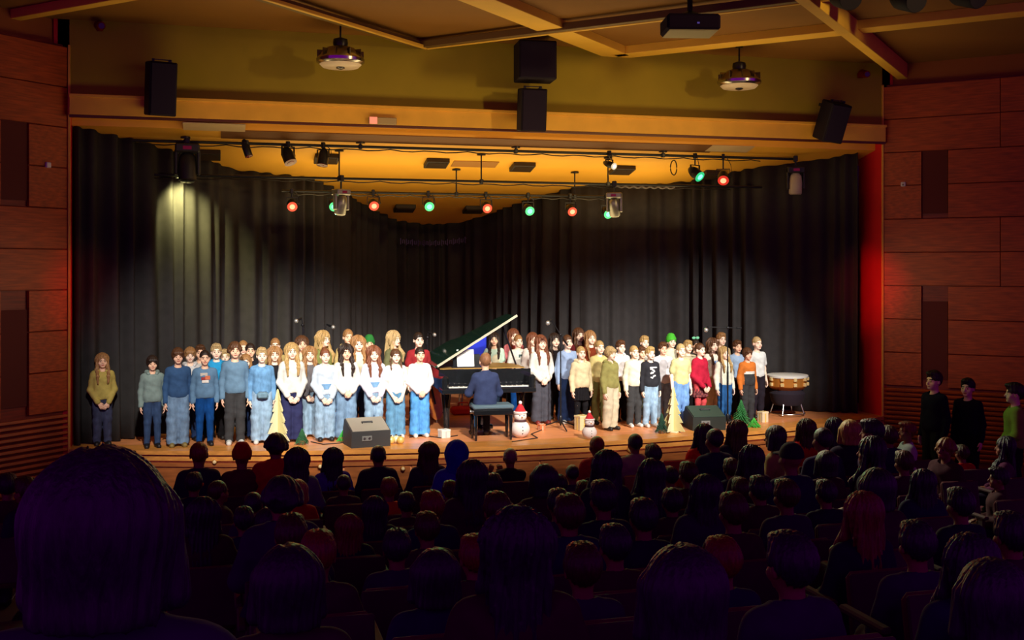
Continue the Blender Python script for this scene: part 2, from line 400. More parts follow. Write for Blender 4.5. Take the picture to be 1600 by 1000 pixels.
def hair(style):
    f = Field((-.27, -.20, .84), (.27, .27, 1.52), .0075)
    cap = lambda g, k=.02: f.ell((0, .016, 1.356), (.071 + g, .090 + g, .091 + g), k)
    face = lambda z=1.300, w=.066: f.ell((0, -.105, z), (w, .085, .088), .012, 's')
    nape = lambda z: f.cut((0, 0, z), (0, 0, -1))
    n, amp = 30, .0035
    if style == 'short': cap(.013); f.ell((0, -.03, 1.425), (.06, .07, .03), .03); face(1.298, .074); f.ell((0, -.02, 1.285), (.12, .075, .062), .01, 's'); nape(1.262)
    elif style == 'fringe': cap(.020); f.cone((-.05, -.068, 1.385), .022, (.05, -.068, 1.385), .022, .02); face(1.276, .066); nape(1.255)
    elif style == 'curly':
        cap(.016)
        for i in range(90):
            v = rng.normal(size=3); v /= np.linalg.norm(v); v[2] = abs(v[2]) * 1.1 - .45
            if v[1] < -.62 and v[2] < .35: continue
            f.ell((v[0] * .088, .016 + v[1] * .10, 1.355 + v[2] * .095), (.023, .023, .023), .012)
        face(1.285, .060); n, amp = 11, .003
    elif style in ('long', 'wavy', 'big'):
        g = {'long': .014, 'wavy': .018, 'big': .024}[style]; cap(g); w = {'long': .072, 'wavy': .082, 'big': .098}[style]
        f.cone((0, .050, 1.36), .075, (0, .085, 1.02), .055, .04, sc=(w / .055, .62, 1))
        for e in (-1, 1):
            f.cone((e * .062, .0, 1.37), .026, (e * .080, -.030, 1.20), .028, .02); f.cone((e * .080, -.030, 1.20), .028, (e * .082, -.112, 1.10), .024, .02); f.cone((e * .082, -.112, 1.10), .024, (e * .074, -.118, .99), .013, .02)
        face(1.290, .060); f.ell((0, -.06, 1.16), (.052, .12, .09), .01, 's'); n, amp = (26, .005) if style == 'long' else (15, .008)
    elif style == 'bob':
        f = Field((-.16, -.17, 1.16), (.16, .2, 1.5), .0055)
        cap(.020)
        f.cone((0, .045, 1.36), .08, (0, .052, 1.235), .074, .03, sc=(1.18, .8, 1))
        for e in (-1, 1): f.cone((e * .074, -.005, 1.36), .030, (e * .084, -.015, 1.235), .030, .02)
        face(1.288, .062); nape(1.212); amp = .0018
    elif style in ('tied', 'bun', 'pony'):
        cap(.007); face(1.292, .070); f.ell((0, -.03, 1.275), (.12, .070, .058), .01, 's'); nape(1.265); n, amp = 30, .002
        if style == 'bun': f.ell((0, .075, 1.435), (.040, .040, .036), .012)
        if style == 'pony': f.ell((0, .118, 1.365), (.028, .028, .028), .02); f.cone((0, .125, 1.36), .028, (0, .115, 1.10), .018, .02)
    elif style == 'braids':
        cap(.010); face(1.292, .066)
        for e in (-1, 1):
            p = V3(e * .080, .0, 1.29)
            for i in range(9):
                q = V3(e * (.084 + .006 * i / 9), -.01 - .06 * min(1, i / 6), 1.28 - .028 * i); f.ell(q, (.018 - .0008 * i, .017 - .0008 * i, .018), .008)
    elif style == 'crop': cap(.007); face(1.298, .074); f.ell((0, -.02, 1.285), (.12, .08, .066), .01, 's'); nape(1.268); n, amp = 40, .0012
    elif style == 'beanie':
        cap(.020); face(1.276, .2); nape(1.315); f.ell((0, .02, 1.45), (.055, .06, .03), .03); n, amp = 44, .0022
    elif style == 'hijab':
        cap(.022); f.cone((0, .012, 1.33), .098, (0, .02, 1.15), .085, .05); f.cone((-.10, .015, 1.13), .055, (.10, .015, 1.13), .055, .05)
        f.ell((0, -.11, 1.312), (.055, .085, .070), .015, 's'); n, amp = 9, .003
    elif style == 'cap':
        cap(.014); face(1.270, .2); nape(1.340); f.ell((0, -.115, 1.352), (.062, .075, .010), .008); n, amp = 6, .0
    if style not in ('beanie', 'hijab', 'cap', 'crop'):   # a parting and uneven ends
        f.cone((.018, -.10, 1.44), .006, (.010, .05, 1.475), .006, .01, 's')
    f.strands(amp, n)
    return f.mesh('hair')[0]
def shoe():
    f = Field((-.08, -.2, -.01), (.08, .1, .14), .007)
    f.cone((0, .03, .045), .043, (0, -.105, .030), .036, .02); f.cone((0, .02, .06), .042, (0, .015, .10), .038, .02); f.cut((0, 0, 0), (0, 0, -1)); f.cut((0, 0, .108), (0, 0, 1))
    return f.mesh('shoe')[0]

_cache = {}
def M(fn, *a):
    if (fn.__name__, a) not in _cache: _cache[(fn.__name__, a)] = fn(*a)
    return _cache[(fn.__name__, a)]
EYE = mat('eye', (.02, .014, .01), .2); LIP = mat('lip', rgb(176, 84, 74), .5)
def figure(name, label, loc, rz, scale, pose_, skin, hair_s, hair_c, top_k, top_m, bot_k, bot_m, shoe_c=None, cat='person', group=None, hood_m=None, brow=None):
    """a person: a body that is one surface, with hair and clothes as its parts"""
    r = thing(name, label, cat, loc, rz, group); r.scale = (scale,) * 3
    T = float(pose(pose_)['T'][2])
    me = M(body, pose_)
    b = bpy.data.objects.new('body', me); col.objects.link(b); b.parent = r
    if not len(me.materials):
        for m in (skinm(rgb(236, 178, 140)), EYE, LIP, hairm((.05, .03, .015))): me.materials.append(m)
    for i, m in ((0, skinm(skin)), (3, hairm(tuple(v * .6 for v in hair_c)))):
        b.material_slots[i].link = 'OBJECT'; b.material_slots[i].material = m
    def part(nm, mesh, m, loc=None):
        if not len(mesh.materials): mesh.materials.append(m)
        o = bpy.data.objects.new(nm, mesh); col.objects.link(o); o.parent = r
        o.material_slots[0].link = 'OBJECT'; o.material_slots[0].material = m
        if loc: o.location = loc
        return o
    nm = {'beanie': 'knit_hat', 'hijab': 'headscarf', 'cap': 'peaked_cap'}.get(hair_s, 'hair')
    h = part(nm, M(hair, hair_s), cloth(hair_c) if nm != 'hair' else hairm(hair_c), (0, 0, T) if T else None)
    if top_k: part({'sweater': 'sweater', 'tee': 't_shirt', 'blouse': 'blouse', 'coat': 'jacket'}[top_k], M(top, pose_, top_k), top_m)
    if hood_m: part('hood', M(hood), hood_m, (0, 0, T) if T else None)
    if bot_k:
        bp = pose_ if pose_ in SEATED else 'side'
        if bot_k == 'skirt':
            part('skirt', M(bottom, bp, 'skirt'), bot_m[0]); part('tights', M(bottom, bp, 'tights'), bot_m[1])
        else: part('trousers', M(bottom, bp, bot_k), bot_m)
    if shoe_c:
        J = pose(pose_)
        for sd in 'lr':
            q = J['an' + sd]; o = part('shoe', M(shoe), mat('shoe_leather', shoe_c, .5), (float(q[0]), float(q[1]) - .012, 0))
            o.rotation_euler = (0, 0, .12 if sd == 'l' else -.12)
    return r

# ------------------------------------------------------------------ the hall
STAGE = 0.9; HALF = 6.3; S2 = math.sqrt(.5)
WOOD = mat('wall_wood', (.38, .062, .003), .55, noise=.35, scale=3.0, stretch=(1, 1, 14), bump=.05)
WOOD2 = mat('wall_wood_dark', (.22, .022, .004), .55, noise=.35, scale=3.0, stretch=(1, 1, 14), bump=.05)
OLIVE = mat('header_plaster', (.30, .212, .013), .85, noise=.06, scale=2.0)
OCHRE = mat('ochre_paint', (.78, .40, .045), .6, noise=.08, scale=3.0)
REDP = mat('red_paint', (.62, .006, .012), .6, noise=.1, scale=2.0)
FLOORW = mat('stage_wood', (.76, .29, .11), .38, noise=.22, scale=4.0, stretch=(1, 9, 1), bump=.03)
EDGE = mat('stage_edge_wood', (.66, .27, .055), .35, noise=.2, scale=4.0, stretch=(1, 6, 6))
FASC = mat('fascia_wood', (.34, .10, .022), .45, noise=.3, scale=3.0, stretch=(1, 1, 8))
BLACK = mat('black_paint', (.012, .011, .014), .45)
BLKM = mat('black_metal', (.02, .02, .024), .35, metal=.5)
CHROME = mat('chrome', (.48, .45, .42), .2, metal=1.0)
STEEL = mat('steel', (.45, .44, .42), .3, metal=1.0)
WHITE = mat('white_paint', (.75, .73, .68), .5)
GREY = mat('grey_paint', (.30, .28, .25), .6)
def struct(o): o['kind'] = 'structure'; return o

def apron(x): return -1.28 * (1 - (x / HALF) ** 2)
# raked floor in steps under the rows of seats
ROW_Y = [-3.0 - .95 * i for i in range(14)]
ROW_Z = [.02 + .047 * (.95 * i) ** 1.5 for i in range(14)]
b = MB(); b.box((0, -.4, -.05), (26, 4.2, .1))
for y, z in zip(ROW_Y, ROW_Z): b.box((0, y - .05, z / 2 - .06), (26, .95, z + .12))
b.box((0, -17.6, ROW_Z[-1] / 2), (26, 3.6, ROW_Z[-1] + .3))
struct(b.build('floor', mat('hall_floor', (.05, .018, .014), .8, noise=.2, scale=3)))
# stage
b = MB(); N = 48
poly = [(-HALF + 2 * HALF * k / N, apron(-HALF + 2 * HALF * k / N) + .02) for k in range(N + 1)] + [(HALF + .6, .02), (HALF + .6, 7), (-HALF - .6, 7), (-HALF - .6, .02)]
b.prism(poly, .02, STAGE)
stage = struct(b.build('floor_stage', FLOORW))
def strip(name, y_out, y_in, z0, z1, m, x0=-HALF, x1=HALF, n=40, parent=None):
    b = MB(); xs = [x0 + (x1 - x0) * k / n for k in range(n + 1)]
    b.prism([(x, apron(x) - y_out) for x in xs] + [(x, apron(x) - y_in) for x in reversed(xs)], z0, z1)
    return b.build(name, m, parent)
strip('nosing', .05, -.10, STAGE - .052, STAGE + .004, EDGE, parent=stage)
strip('border_board', -.10, -.42, STAGE, STAGE + .0035, EDGE, parent=stage)
strip('band', .02, -.06, STAGE - .135, STAGE - .078, EDGE, parent=stage)
strip('band', .02, -.06, STAGE - .215, STAGE - .165, FASC, parent=stage)
for k in range(14):
    x0 = -HALF + 2 * HALF * k / 14
    strip('fascia_panel', .0, -.06, .04, STAGE - .235, FASC, x0 + .012, x0 + 2 * HALF / 14 - .012, 6, stage)
for xx in (335, 500, 626, 878, 976):
    p = px(xx, 697 if xx == 976 else 728, Y=-1.0); p.y = apron(p.x)
    big = xx == 976
    t = thing('fascia_lamp', 'round %s lamp on the stage front %s' % (('pale', 'beside the short-haired man in grey') if big else ('small brass', {335: 'behind the ginger-haired spectator', 500: 'between the grey-green and violet tops', 626: 'beside the short-haired dark jacket', 878: 'under the microphone tripod'}[xx])), 'lamp', (p.x, p.y - .005, p.z), 0, 'round lamps in the stage front')
    r = .062 if big else .034
    MX = Matrix.Rotation(R(90), 4, 'X')
    MB().lathe([(r, 0), (r, .03), (r * .8, .045)], 20, MX).build('ring', mat('brass', (.75, .42, .12), .35, metal=.7), t, True)
    MB().lathe([(r * .78, .03), (r * .6, .055), (.001, .062)], 20, MX).build('lens', mat('lens_glass', (.85, .62, .32), .2, emit=(1, .62, .2), strength=.5 if big else .03), t, True)

# splayed side walls, built of boards
def side_wall(side):
    e = -1 if side == 'left' else 1
    o = Vector((e * HALF, 0, 0)); t = Vector((e * S2, -S2, 0)); n = Vector((-e * S2, -S2, 0))      # along the wall, into the room
    ang = math.atan2(t.y, t.x)
    L = 9.0
    w = struct(MB().box(o + t * L / 2 - n * .16 + Vector((0, 0, 3.2)), (L, .2, 6.4), (0, 0, ang)).build('wall_' + side, WOOD2))
    proto = MB().box((0, 0, 0), (1.79, .05, .538), bev=.006).mesh('board')
    zs = [1.42 + .55 * k for k in range(9)]
    for zi, z in enumerate(zs):
        s0 = 0.0
        for k, (a, bb) in enumerate(((.02, .62), (1.02, 2.6), (2.6, 4.4), (4.4, 6.2), (6.2, 8.0))) if (1.5 < z + .27 < 2.9 or 4.1 < z + .27 < 5.4) else enumerate(((.02, 1.8), (1.8, 3.6), (3.6, 5.4), (5.4, 7.2), (7.2, 9.0))):
            p = o + t * ((a + bb) / 2) + n * (-.035 + .004 * ((zi * 3 + k * 5) % 3)) + Vector((0, 0, z + .275))
            ob = link('board', proto, WOOD, w, p); ob.rotation_euler = (0, 0, ang); ob.scale = ((bb - a - .01) / 1.79, 1, 1)
    for z0, z1 in ((1.55, 2.82), (4.25, 5.30)):
        c = o + t * .82 - n * .05 + Vector((0, 0, (z0 + z1) / 2))
        b = MB().box(c, (.385, .03, z1 - z0), (0, 0, ang)); b.build('niche_panel', mat('niche_cloth', (.10, .008, .004), .8), w)
    slat = MB().box((0, 0, 0), (L, .05, .042), (R(18), 0, 0), bev=.005).mesh('slat')
    for k in range(15):
        ob = link('slat', slat, WOOD, w, o + t * L / 2 - n * .025 + Vector((0, 0, 1.355 - .076 * k))); ob.rotation_euler = (0, 0, ang)
    c = o + t * .335 + n * .0 + Vector((0, 0, 4.74))
    s = thing('wall_sensor', 'small white sensor box on the %s' % ('wood wall beside the thin red jamb strip' if e < 0 else 'wood wall beside the broad red jamb'), 'sensor', c, ang)
    MB().box((0, 0, 0), (.075, .05, .075), bev=.01).build('housing', WHITE, s); MB().ball((0, .0 - .028, -.01), .016, 10, 6).build('lens', GREY, s, True)
    # upper wall set back above the boards
    struct(MB().box(o + t * L / 2 - n * .22 + Vector((0, 0, 6.85)), (L, .1, 1.0), (0, 0, ang)).build('trim_1' if e < 0 else 'trim_2', mat('upper_wall', (.30, .085, .01), .8)))
    # jamb of the stage opening
    j = struct(MB().box((e * (HALF + .1), .345, 3.6), (.2, .69, 7.2)).build('jamb_' + side, REDP))
    struct(MB().box((e * (HALF + .003), -.012, 3.2), (.03, .03, 6.4), bev=.004).build('trim_3' if e < 0 else 'trim_4', OCHRE))
side_wall('left'); side_wall('right')
# header over the opening, ochre lintel board below it
struct(MB().box((0, .1, 6.8), (2 * HALF + .3, .2, 2.14)).build('wall_header', OLIVE))
lintel = struct(MB().box((0, .06, 5.585), (2 * HALF - .02, .36, .28), bev=.006).build('lintel', OCHRE))
MB().box((0, -.135, 5.70), (2 * HALF - .02, .04, .045), bev=.006).build('moulding', OCHRE, lintel)
MB().box((0, -.09, 5.425), (2 * HALF - .02, .05, .035)).build('lintel_strip', mat('dark_brown', (.10, .02, .008), .5), lintel)  # thin dark strip along the lower edge of the lintel
# ceiling of the hall with its diagonal beams
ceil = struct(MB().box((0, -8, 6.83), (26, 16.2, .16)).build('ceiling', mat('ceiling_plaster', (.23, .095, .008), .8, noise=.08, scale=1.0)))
BEAM = mat('beam_paint', (.80, .46, .055), .6, noise=.06, scale=2.0); BEAMD = mat('rail_paint', (.16, .09, .02), .6)
def beam(c, sgn, w, h, m, name, L=12.0, y0=-.02, zb=6.63):
    # runs from the header at (c, 0) down the hall at 45 degrees
    a = Vector((c, y0, zb + h / 2)); d = Vector((-sgn * S2, -S2, 0))
    return MB().box(a + d * L / 2, (L, w, h), (0, 0, math.atan2(d.y, d.x)), bev=.006).build(name, m, ceil)
beam(1.63, 1, .40, .13, BEAM, 'beam'); beam(1.63, -1, .34, .13, BEAM, 'beam'); beam(6.69, 1, .16, .34, BEAM, 'beam', zb=6.50)
beam(-7.26, -1, .16, .13, BEAM, 'beam', 14); beam(6.69, -1, .16, .13, BEAM, 'beam')
for sgn in (1, -1):
    beam(-1.48, sgn, .10, .10, BEAMD, 'rail', zb=6.60); beam(-1.48 + .11 * (1), sgn, .055, .05, BEAM, 'rail_lip', zb=6.59)
# ceiling over the stage, sloping down to the back
ZC, KC = 5.38, .22
def ceil_hit(x, y):
    p1 = px(x, y, d=1.0); d = p1 - CAM
    t = (ZC - CAM.z - KC * CAM.y) / (d.z + KC * d.y); return CAM + d * t
b = MB()
vs = [(-HALF - .2, .2), (HALF + .2, .2), (HALF + .2, 7), (-HALF - .2, 7)]
lo = [b.bm.verts.new((x, y, ZC - KC * y)) for x, y in vs]; hi = [b.bm.verts.new((x, y, ZC - KC * y + .12)) for x, y in vs]
b.bm.faces.new(lo); b.bm.faces.new(hi[::-1])
for k in range(4): b.bm.faces.new((lo[k], lo[(k + 1) % 4], hi[(k + 1) % 4], hi[k]))
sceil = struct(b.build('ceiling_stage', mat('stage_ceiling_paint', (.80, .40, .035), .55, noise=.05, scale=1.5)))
SLOPE = -math.atan(KC)
def on_ceil(x, y, dz=0.0): p = ceil_hit(x, y); p.z += dz; return p
p0, p1 = on_ceil(345, 206), on_ceil(1112, 235)
c = (p0 + p1) / 2; MB().box((c.x, c.y, ZC - KC * c.y - .004), (p1.x - p0.x, .36, .012), (SLOPE, 0, 0)).build('recess_panel', mat('recess_brown', (.17, .065, .012), .7), sceil)
for x, y, w_, nm in ((335, 198, .85, 'pale_panel'), (1140, 232, .75, 'pale_panel'), (742, 256, .75, 'brown_panel')):
    c = on_ceil(x, y); MB().box((c.x, c.y, c.z - .005), (w_, .30, .012), (SLOPE, 0, 0)).build(nm, mat(nm, (.55, .40, .22) if nm == 'pale_panel' else (.30, .13, .02), .7), sceil)
# square downlights, switched off
for i, (x, y, wh) in enumerate(((325, 239, 'beside the big dark moving head'), (510, 245, 'behind the downturned spotlight'), (682, 252, 'left of the brown ceiling panel'), (816, 258, 'behind the stacked speakers'), (972, 263, 'beside the glowing white lamp'), (1112, 270, 'behind the red spotlight near the corner'), (632, 323, 'between the third and fourth coloured lamps'), (740, 325, 'behind the red lamp at the ceiling curve'))):
    c = on_ceil(x, y)
    t = thing('ceiling_downlight', 'dark square downlight in the ochre stage ceiling, ' + wh, 'ceiling light', (c.x, c.y, c.z), 0, 'square downlights in the stage ceiling'); t.rotation_euler = (SLOPE, 0, 0)
    MB().box((0, 0, -.035), (.37, .33, .075), bev=.008).build('housing', mat('downlight_brown', (.022, .012, .006), .6), t)
    MB().box((0, 0, -.074), (.31, .27, .01)).build('diffuser', mat('dead_glass', (.035, .02, .01), .3), t)

for nm, c, sz in (('wall_stage_left', (-HALF - .75, 3.7, 3.0), (.1, 7.0, 6.2)), ('wall_stage_right', (HALF + .75, 3.7, 3.0), (.1, 7.0, 6.2)), ('wall_stage_back', (0, 7.1, 3.0), (2 * HALF + 1.6, .1, 6.2))):
    struct(MB().box(c, sz).build(nm, BLACK))
# ------------------------------------------------------------------ the black curtain round the stage
SIL = [(115, 197), (160, 206), (207, 218), (250, 229), (310, 246), (375, 266), (440, 272), (487, 278), (540, 302), (580, 326), (620, 344), (655, 349), (690, 350), (725, 346), (762, 335), (806, 318), (850, 305), (905, 290), (960, 287), (1025, 287), (1072, 284), (1107, 276), (1150, 267), (1200, 259), (1250, 253), (1300, 246), (1340, 238)]
top_pts = [ceil_hit(x, y) for x, y in SIL]
dense = []
for a, c in zip(top_pts, top_pts[1:]):
    n = max(2, int((c.xy - a.xy).length / .022))
    for k in range(n): dense.append(a.lerp(c, k / n))
dense.append(top_pts[-1])
b = MB(); rows = 10; grid = []; s = 0.0; ph = [0.0]
for i, p in enumerate(dense):
    if i: s += (p.xy - dense[i - 1].xy).length
    q = dense[min(i + 1, len(dense) - 1)] - dense[max(i - 1, 0)]; nrm = Vector((q.y, -q.x, 0)).normalized()
    w = s * 23 + 1.4 * math.sin(s * 3.1) + .9 * math.sin(s * 7.7)
    dep = .055 + .03 * math.sin(s * 1.9)
    c_ = []
    for k in range(rows):
        f = k / (rows - 1)
        off = dep * math.sin(w + .25 * math.sin(4 * f + s)) * (.75 + .4 * f) + .02 * math.sin(w * .37 + 2 * f)
        z = (ZC - KC * p.y) * (1 - f) + (STAGE + .015) * f
        pt = p.xy.to_3d() + nrm * off; c_.append(b.bm.verts.new((pt.x, pt.y, min(z, ZC - KC * pt.y - .004))))
    grid.append(c_)
for A, B in zip(grid, grid[1:]):
    for k in range(rows - 1): b.bm.faces.new((A[k], A[k + 1], B[k + 1], B[k]))
CURT = mat('black_velvet', (.034, .031, .032), .85, noise=.1, scale=8, spec=.15)
cu = b.build('stage_curtain', CURT, None, True); md = cu.modifiers.new('thickness', 'SOLIDIFY'); md.thickness = .008
tag(cu, 'black pleated velvet curtain hanging round the back of the stage', 'curtain')
# faint violet lettering high on the curtain (it cannot be read in the photograph): small strokes along an arc
b = MB()
for i in range(34):
    x = 626 + 3.05 * i; y = 377 + 4 * math.sin((i / 33) * math.pi) - (i / 33) * 2
    c = px(x, y, Y=4.72); hgt = .07 + .05 * ((i * 7) % 3 == 0)
    b.box((c.x, c.y, c.z), (.016, .006, hgt))
    if i % 2: b.box((c.x + .014, c.y, c.z + (.03 if i % 4 == 1 else -.03)), (.03, .006, .014))
tag(b.build('curtain_lettering', mat('violet_thread', (.07, .045, .16), .8)), 'faint violet arc of unreadable lettering high on the black curtain', 'lettering')

# ------------------------------------------------------------------ rig over the stage and things on the header
def batten(x0, y0, x1, y1, Y, label, r=.022, hangers=()):
    a, c = px(x0, y0, Y=Y), px(x1, y1, Y=Y); z = (a.z + c.z) / 2
    t = thing('lighting_batten', label, 'batten', ((a.x + c.x) / 2, Y, z))
    L = c.x - a.x
    MB().tube((-L / 2, 0, 0), (L / 2, 0, 0), r, n=10).build('pipe', BLKM, t, True)
    for hx in hangers:
        q = px(hx, y0, Y=Y); dx = q.x - t.location.x; top_z = ZC - KC * Y - z
        MB().tube((dx, 0, 0), (dx, 0, top_z), .012, n=8).tube((dx, 0, top_z - .02), (dx, 0, top_z), .07, n=14).build('hanger', BLKM, t, True)
        MB().box((dx, 0, 0), (.06, .07, .07), bev=.01).build('clamp', BLKM, t)
    pts = [(-L / 2 + .1 + L * .98 * k / 60, -.018, -.03 - .03 * abs(math.sin(k * .9))) for k in range(58)]
    MB().path(pts, .009, 6).build('cable', BLACK, t, True)
    return z
ZB1 = batten(206, 215, 1240, 252, .55, 'front black lighting batten running under the ochre stage ceiling', hangers=(290, 563, 806, 1036))
ZB2 = batten(215, 266, 1190, 298, .95, 'middle lighting batten between the two rows of coloured lamps', .02, hangers=(530, 752, 950))
ZB3 = batten(440, 297, 968, 309, 1.75, 'rear lighting batten carrying the row of red and green lamps', .02, hangers=(713, 898))
def par(name_col, x, y, Y, zb, label, tilt=50, yaw=0.0, on=True, size=1.0, group='coloured spotlights on the rear batten'):
    """a par can: yoke, clamp, ribbed housing, lens"""
    p = px(x, y, Y=Y)
    t = thing('spotlight', label, 'spotlight', (p.x, Y, p.z), R(yaw), group)
    Z = (zb - p.z)
    b = MB().box((0, 0, Z + .0), (.05, .06, .09), bev=.008); b.build('clamp', BLKM, t)
    w = .105 * size
    yk = MB().tube((0, 0, Z), (0, 0, w * 1.35), .012, n=8).box((0, 0, w * 1.3), (2 * w + .03, .03, .012)).box((-w - .012, 0, w * .6), (.008, .03, w * 1.4)).box((w + .012, 0, w * .6), (.008, .03, w * 1.4))
    yk.build('yoke', BLKM, t)
    MX = Matrix.Rotation(R(-tilt), 4, 'X')
    # local +Z of the lathe points to the rear, the lens end is -Z
    bd = MB().lathe([(.092 * size, -.12), (.097 * size, -.115), (.097 * size, .02), (.075 * size, .09), (.05 * size, .13), (.03 * size, .14)], 20, MX); bd.build('housing', BLKM, t, True)
    c = {'red': (1, .05, .03), 'green': (.05, 1, .38), 'white': (1, .9, .65)}.get(name_col, (.3, .02, .03))
    MB().lathe([(.056 * size, -.130), (.05 * size, -.138), (.001, -.142)], 20, MX).build('lens', mat(name_col + '_lens', tuple(v * .6 for v in c), .2, emit=EM[name_col] if on else None, strength=2.4 if on else 0), t, True)
    MB().lathe([(.097 * size, -.118), (.100 * size, -.128), (.052 * size, -.133)], 20, MX).build('lens_rim_halo', mat(name_col + '_glow', tuple(v * .5 for v in c), .3, emit=c if on else None, strength=.55 if on else 0), t, True)  # on lit lamps this ring's emission imitates the halo round the lens
    MB().path([(w, .0, w * .2), (w * 1.5, .02, .0), (w * 1.3, .03, Z * .6), (.05, .0, Z)], .006, 6).build('cable', BLACK, t, True)
    if on:
        l = bpy.data.lights.new('lamp', 'SPOT'); l.energy = 170 if name_col != 'white' else 1500; l.spot_size = R(70); l.spot_blend = 1; l.color = c; l.shadow_soft_size = .06
        lo_ = bpy.data.objects.new('lamp_glow', l); col.objects.link(lo_); lo_.parent = t
        d = MX.to_3x3() @ Vector((0, 0, -1)); lo_.location = d * .16; lo_.rotation_euler = d.to_track_quat('-Z', 'Y').to_euler()
    return t
EM = {'red': (1, .30, .14), 'green': (.16, 1, .55), 'white': (1, .9, .7), 'dull': (0, 0, 0)}
names = ['first', 'second', 'third', 'fourth', 'fifth', 'sixth', 'seventh', 'eighth']
for i, (cl, x, y) in enumerate((('red', 456, 319), ('green', 521, 319), ('red', 583, 318), ('green', 669, 319), ('red', 759, 322), ('green', 825, 326), ('red', 891, 327), ('green', 947, 331))):
    par(cl, x, y, 1.72, ZB3, 'glowing %s spotlight, %s from the left on the rear batten' % (cl, names[i]), 68, 0, True, .78)
par('dull', 450, 243, .5, ZB1, 'dark spotlight with a dull red face hanging above the first red lamp', 30, 35, False, .95, None)
par('dull', 505, 246, .5, ZB1, 'unlit black spotlight pointing down above the silver moving head', 14, -40, False, .85, None)
par('dull', 385, 232, .5, ZB1, 'small unlit spotlight with a looped cable on the front batten', 20, 60, False, .6, None)
par('green', 1086, 270, .5, ZB1, 'tilted green spotlight on the front batten beside the cable loop', 55, 25, True, .9, None)
par('red', 1130, 276, .5, ZB1, 'tilted red spotlight near the far end of the front batten', 55, -25, True, .9, None)
par('white', 952, 257, .5, ZB1, 'small bright white lamp on the front batten above the silver moving head', 72, 20, True, .55, None)
p = px(1053, 262, Y=.55)
tag(MB().path([(p.x + .055 * math.sin(a) * (1.1 if a > 3 else .9), .55, p.z + .12 * math.cos(a)) for a in [k * .3 for k in range(22)]], .010, 6).build('cable_loop', mat('cable_rubber', (.06, .03, .01), .6), None, True), 'brown loop of cable hanging from the front batten', 'cable')
def moving_head(x, y, Y, zb, label, m, m2, size=1.0, tilt=0, yaw=0):
    p = px(x, y, Y=Y); t = thing('moving_head', label, 'stage light', (p.x, Y, p.z), R(yaw))
    Z = zb - p.z; k = size
    MB().box((0, 0, Z), (.07, .08, .10), bev=.01).tube((0, 0, Z), (0, 0, .30 * k), .015, n=8).build('clamp', BLKM, t)
    MB().box((0, 0, .24 * k), (.34 * k, .26 * k, .13 * k), bev=.02 * k).build('base', m2, t)
    for e in (-1, 1): MB().box((e * .155 * k, 0, .04 * k), (.05 * k, .12 * k, .36 * k), bev=.015 * k).build('arm', m2, t)
    MX = Matrix.Rotation(R(tilt), 4, 'X')
    MB().lathe([(.10 * k, -.24 * k), (.125 * k, -.22 * k), (.13 * k, -.02 * k), (.115 * k, .12 * k), (.07 * k, .18 * k)], 22, MX).build('head', m, t, True)
    MB().lathe([(.095 * k, -.246 * k), (.08 * k, -.252 * k), (.001, -.256 * k)], 20, MX).build('lens', mat('dark_glass', (.02, .02, .03), .08), t, True)
    MB().box((0, -.132 * k, .24 * k), (.12 * k, .006, .05 * k)).build('display', mat('display_glass', (.10, .005, .012), .15, emit=(1, .05, .12), strength=.05), t)
moving_head(293, 258, .5, ZB1, 'large dark moving head light hanging before the lit curtain folds', BLACK, BLACK, 1.0, -8)
moving_head(533, 318, 0.92, ZB2, 'silver moving head on the middle batten beside the second coloured lamp', mat('dull_steel', (.25, .24, .22), .35, metal=.8), mat('dull_steel', (.25, .24, .22), .35, metal=.8), .72, 12, 30)
moving_head(960, 322, 0.92, ZB2, 'silver moving head on the middle batten beside the last green lamp', mat('dull_steel', (.25, .24, .22), .35, metal=.8), mat('dull_steel', (.25, .24, .22), .35, metal=.8), .72, 20, -30)
moving_head(1243, 285, .5, ZB1, 'pale moving head hanging alone before the dark curtain near the broad red jamb', mat('pale_plastic', (.42, .36, .30), .5), BLKM, .85, 4, -20)
# clutter of clamps and cable on the middle batten
p = px(1005, 293, Y=.92)
tag(MB().path([(p.x - .5 + .03 * k, 0.90, p.z + .012 * math.sin(k * 1.3)) for k in range(36)], .014, 6).build('cable_bundle', mat('cable_grey', (.22, .2, .18), .4), None, True), 'grey bundle of cables taped along the middle batten', 'cable')

SPK = mat('speaker_black', (.010, .006, .014), .7, spec=.2); GRL = mat('speaker_grille', (.012, .006, .022), .85, spec=.2)
def speaker(x, y, w, h, d, yaw, pitch, label, Y=-.42, bracket=True):
    p = px(x, y, Y=Y); t = thing('loudspeaker', label, 'loudspeaker', p); t.rotation_euler = (R(pitch), R(6 if pitch > 10 else 0), R(yaw))
    MB().box((0, 0, 0), (w, d, h), bev=.015).build('cabinet', SPK, t)
    MB().box((0, -d / 2 - .008, 0), (w - .04, .02, h - .04), bev=.006).build('grille', GRL, t)
    if bracket:
        MB().box((0, (d / 2 - Y) / 2, h * .30), (.12, -Y - d / 2 + .02, .05), bev=.006).build('bracket', BLKM, t); MB().box((0, .0, h / 2 + .03), (w * .7, .04, .012)).box((-w * .3, 0, h / 2 + .015), (.03, .04, .05)).box((w * .3, 0, h / 2 + .015), (.03, .04, .05)).build('top_handle', BLKM, t)
        MB().path([(.0, d / 2, h * .4), (w * .45, d / 2 - .02, h * .56), (w * .56, d / 2, h * .2), (w * .54, d / 2 + .03, -h * .1)], .008, 6).build('cable', BLACK, t, True)
    return t
speaker(251, 139, .36, .72, .36, 14, 8, 'black loudspeaker box on the header near the thin red jamb strip')
speaker(836, 97, .56, .56, .42, -4, 0, 'square black loudspeaker, upper one of the stacked pair on the header', Y=-.58)
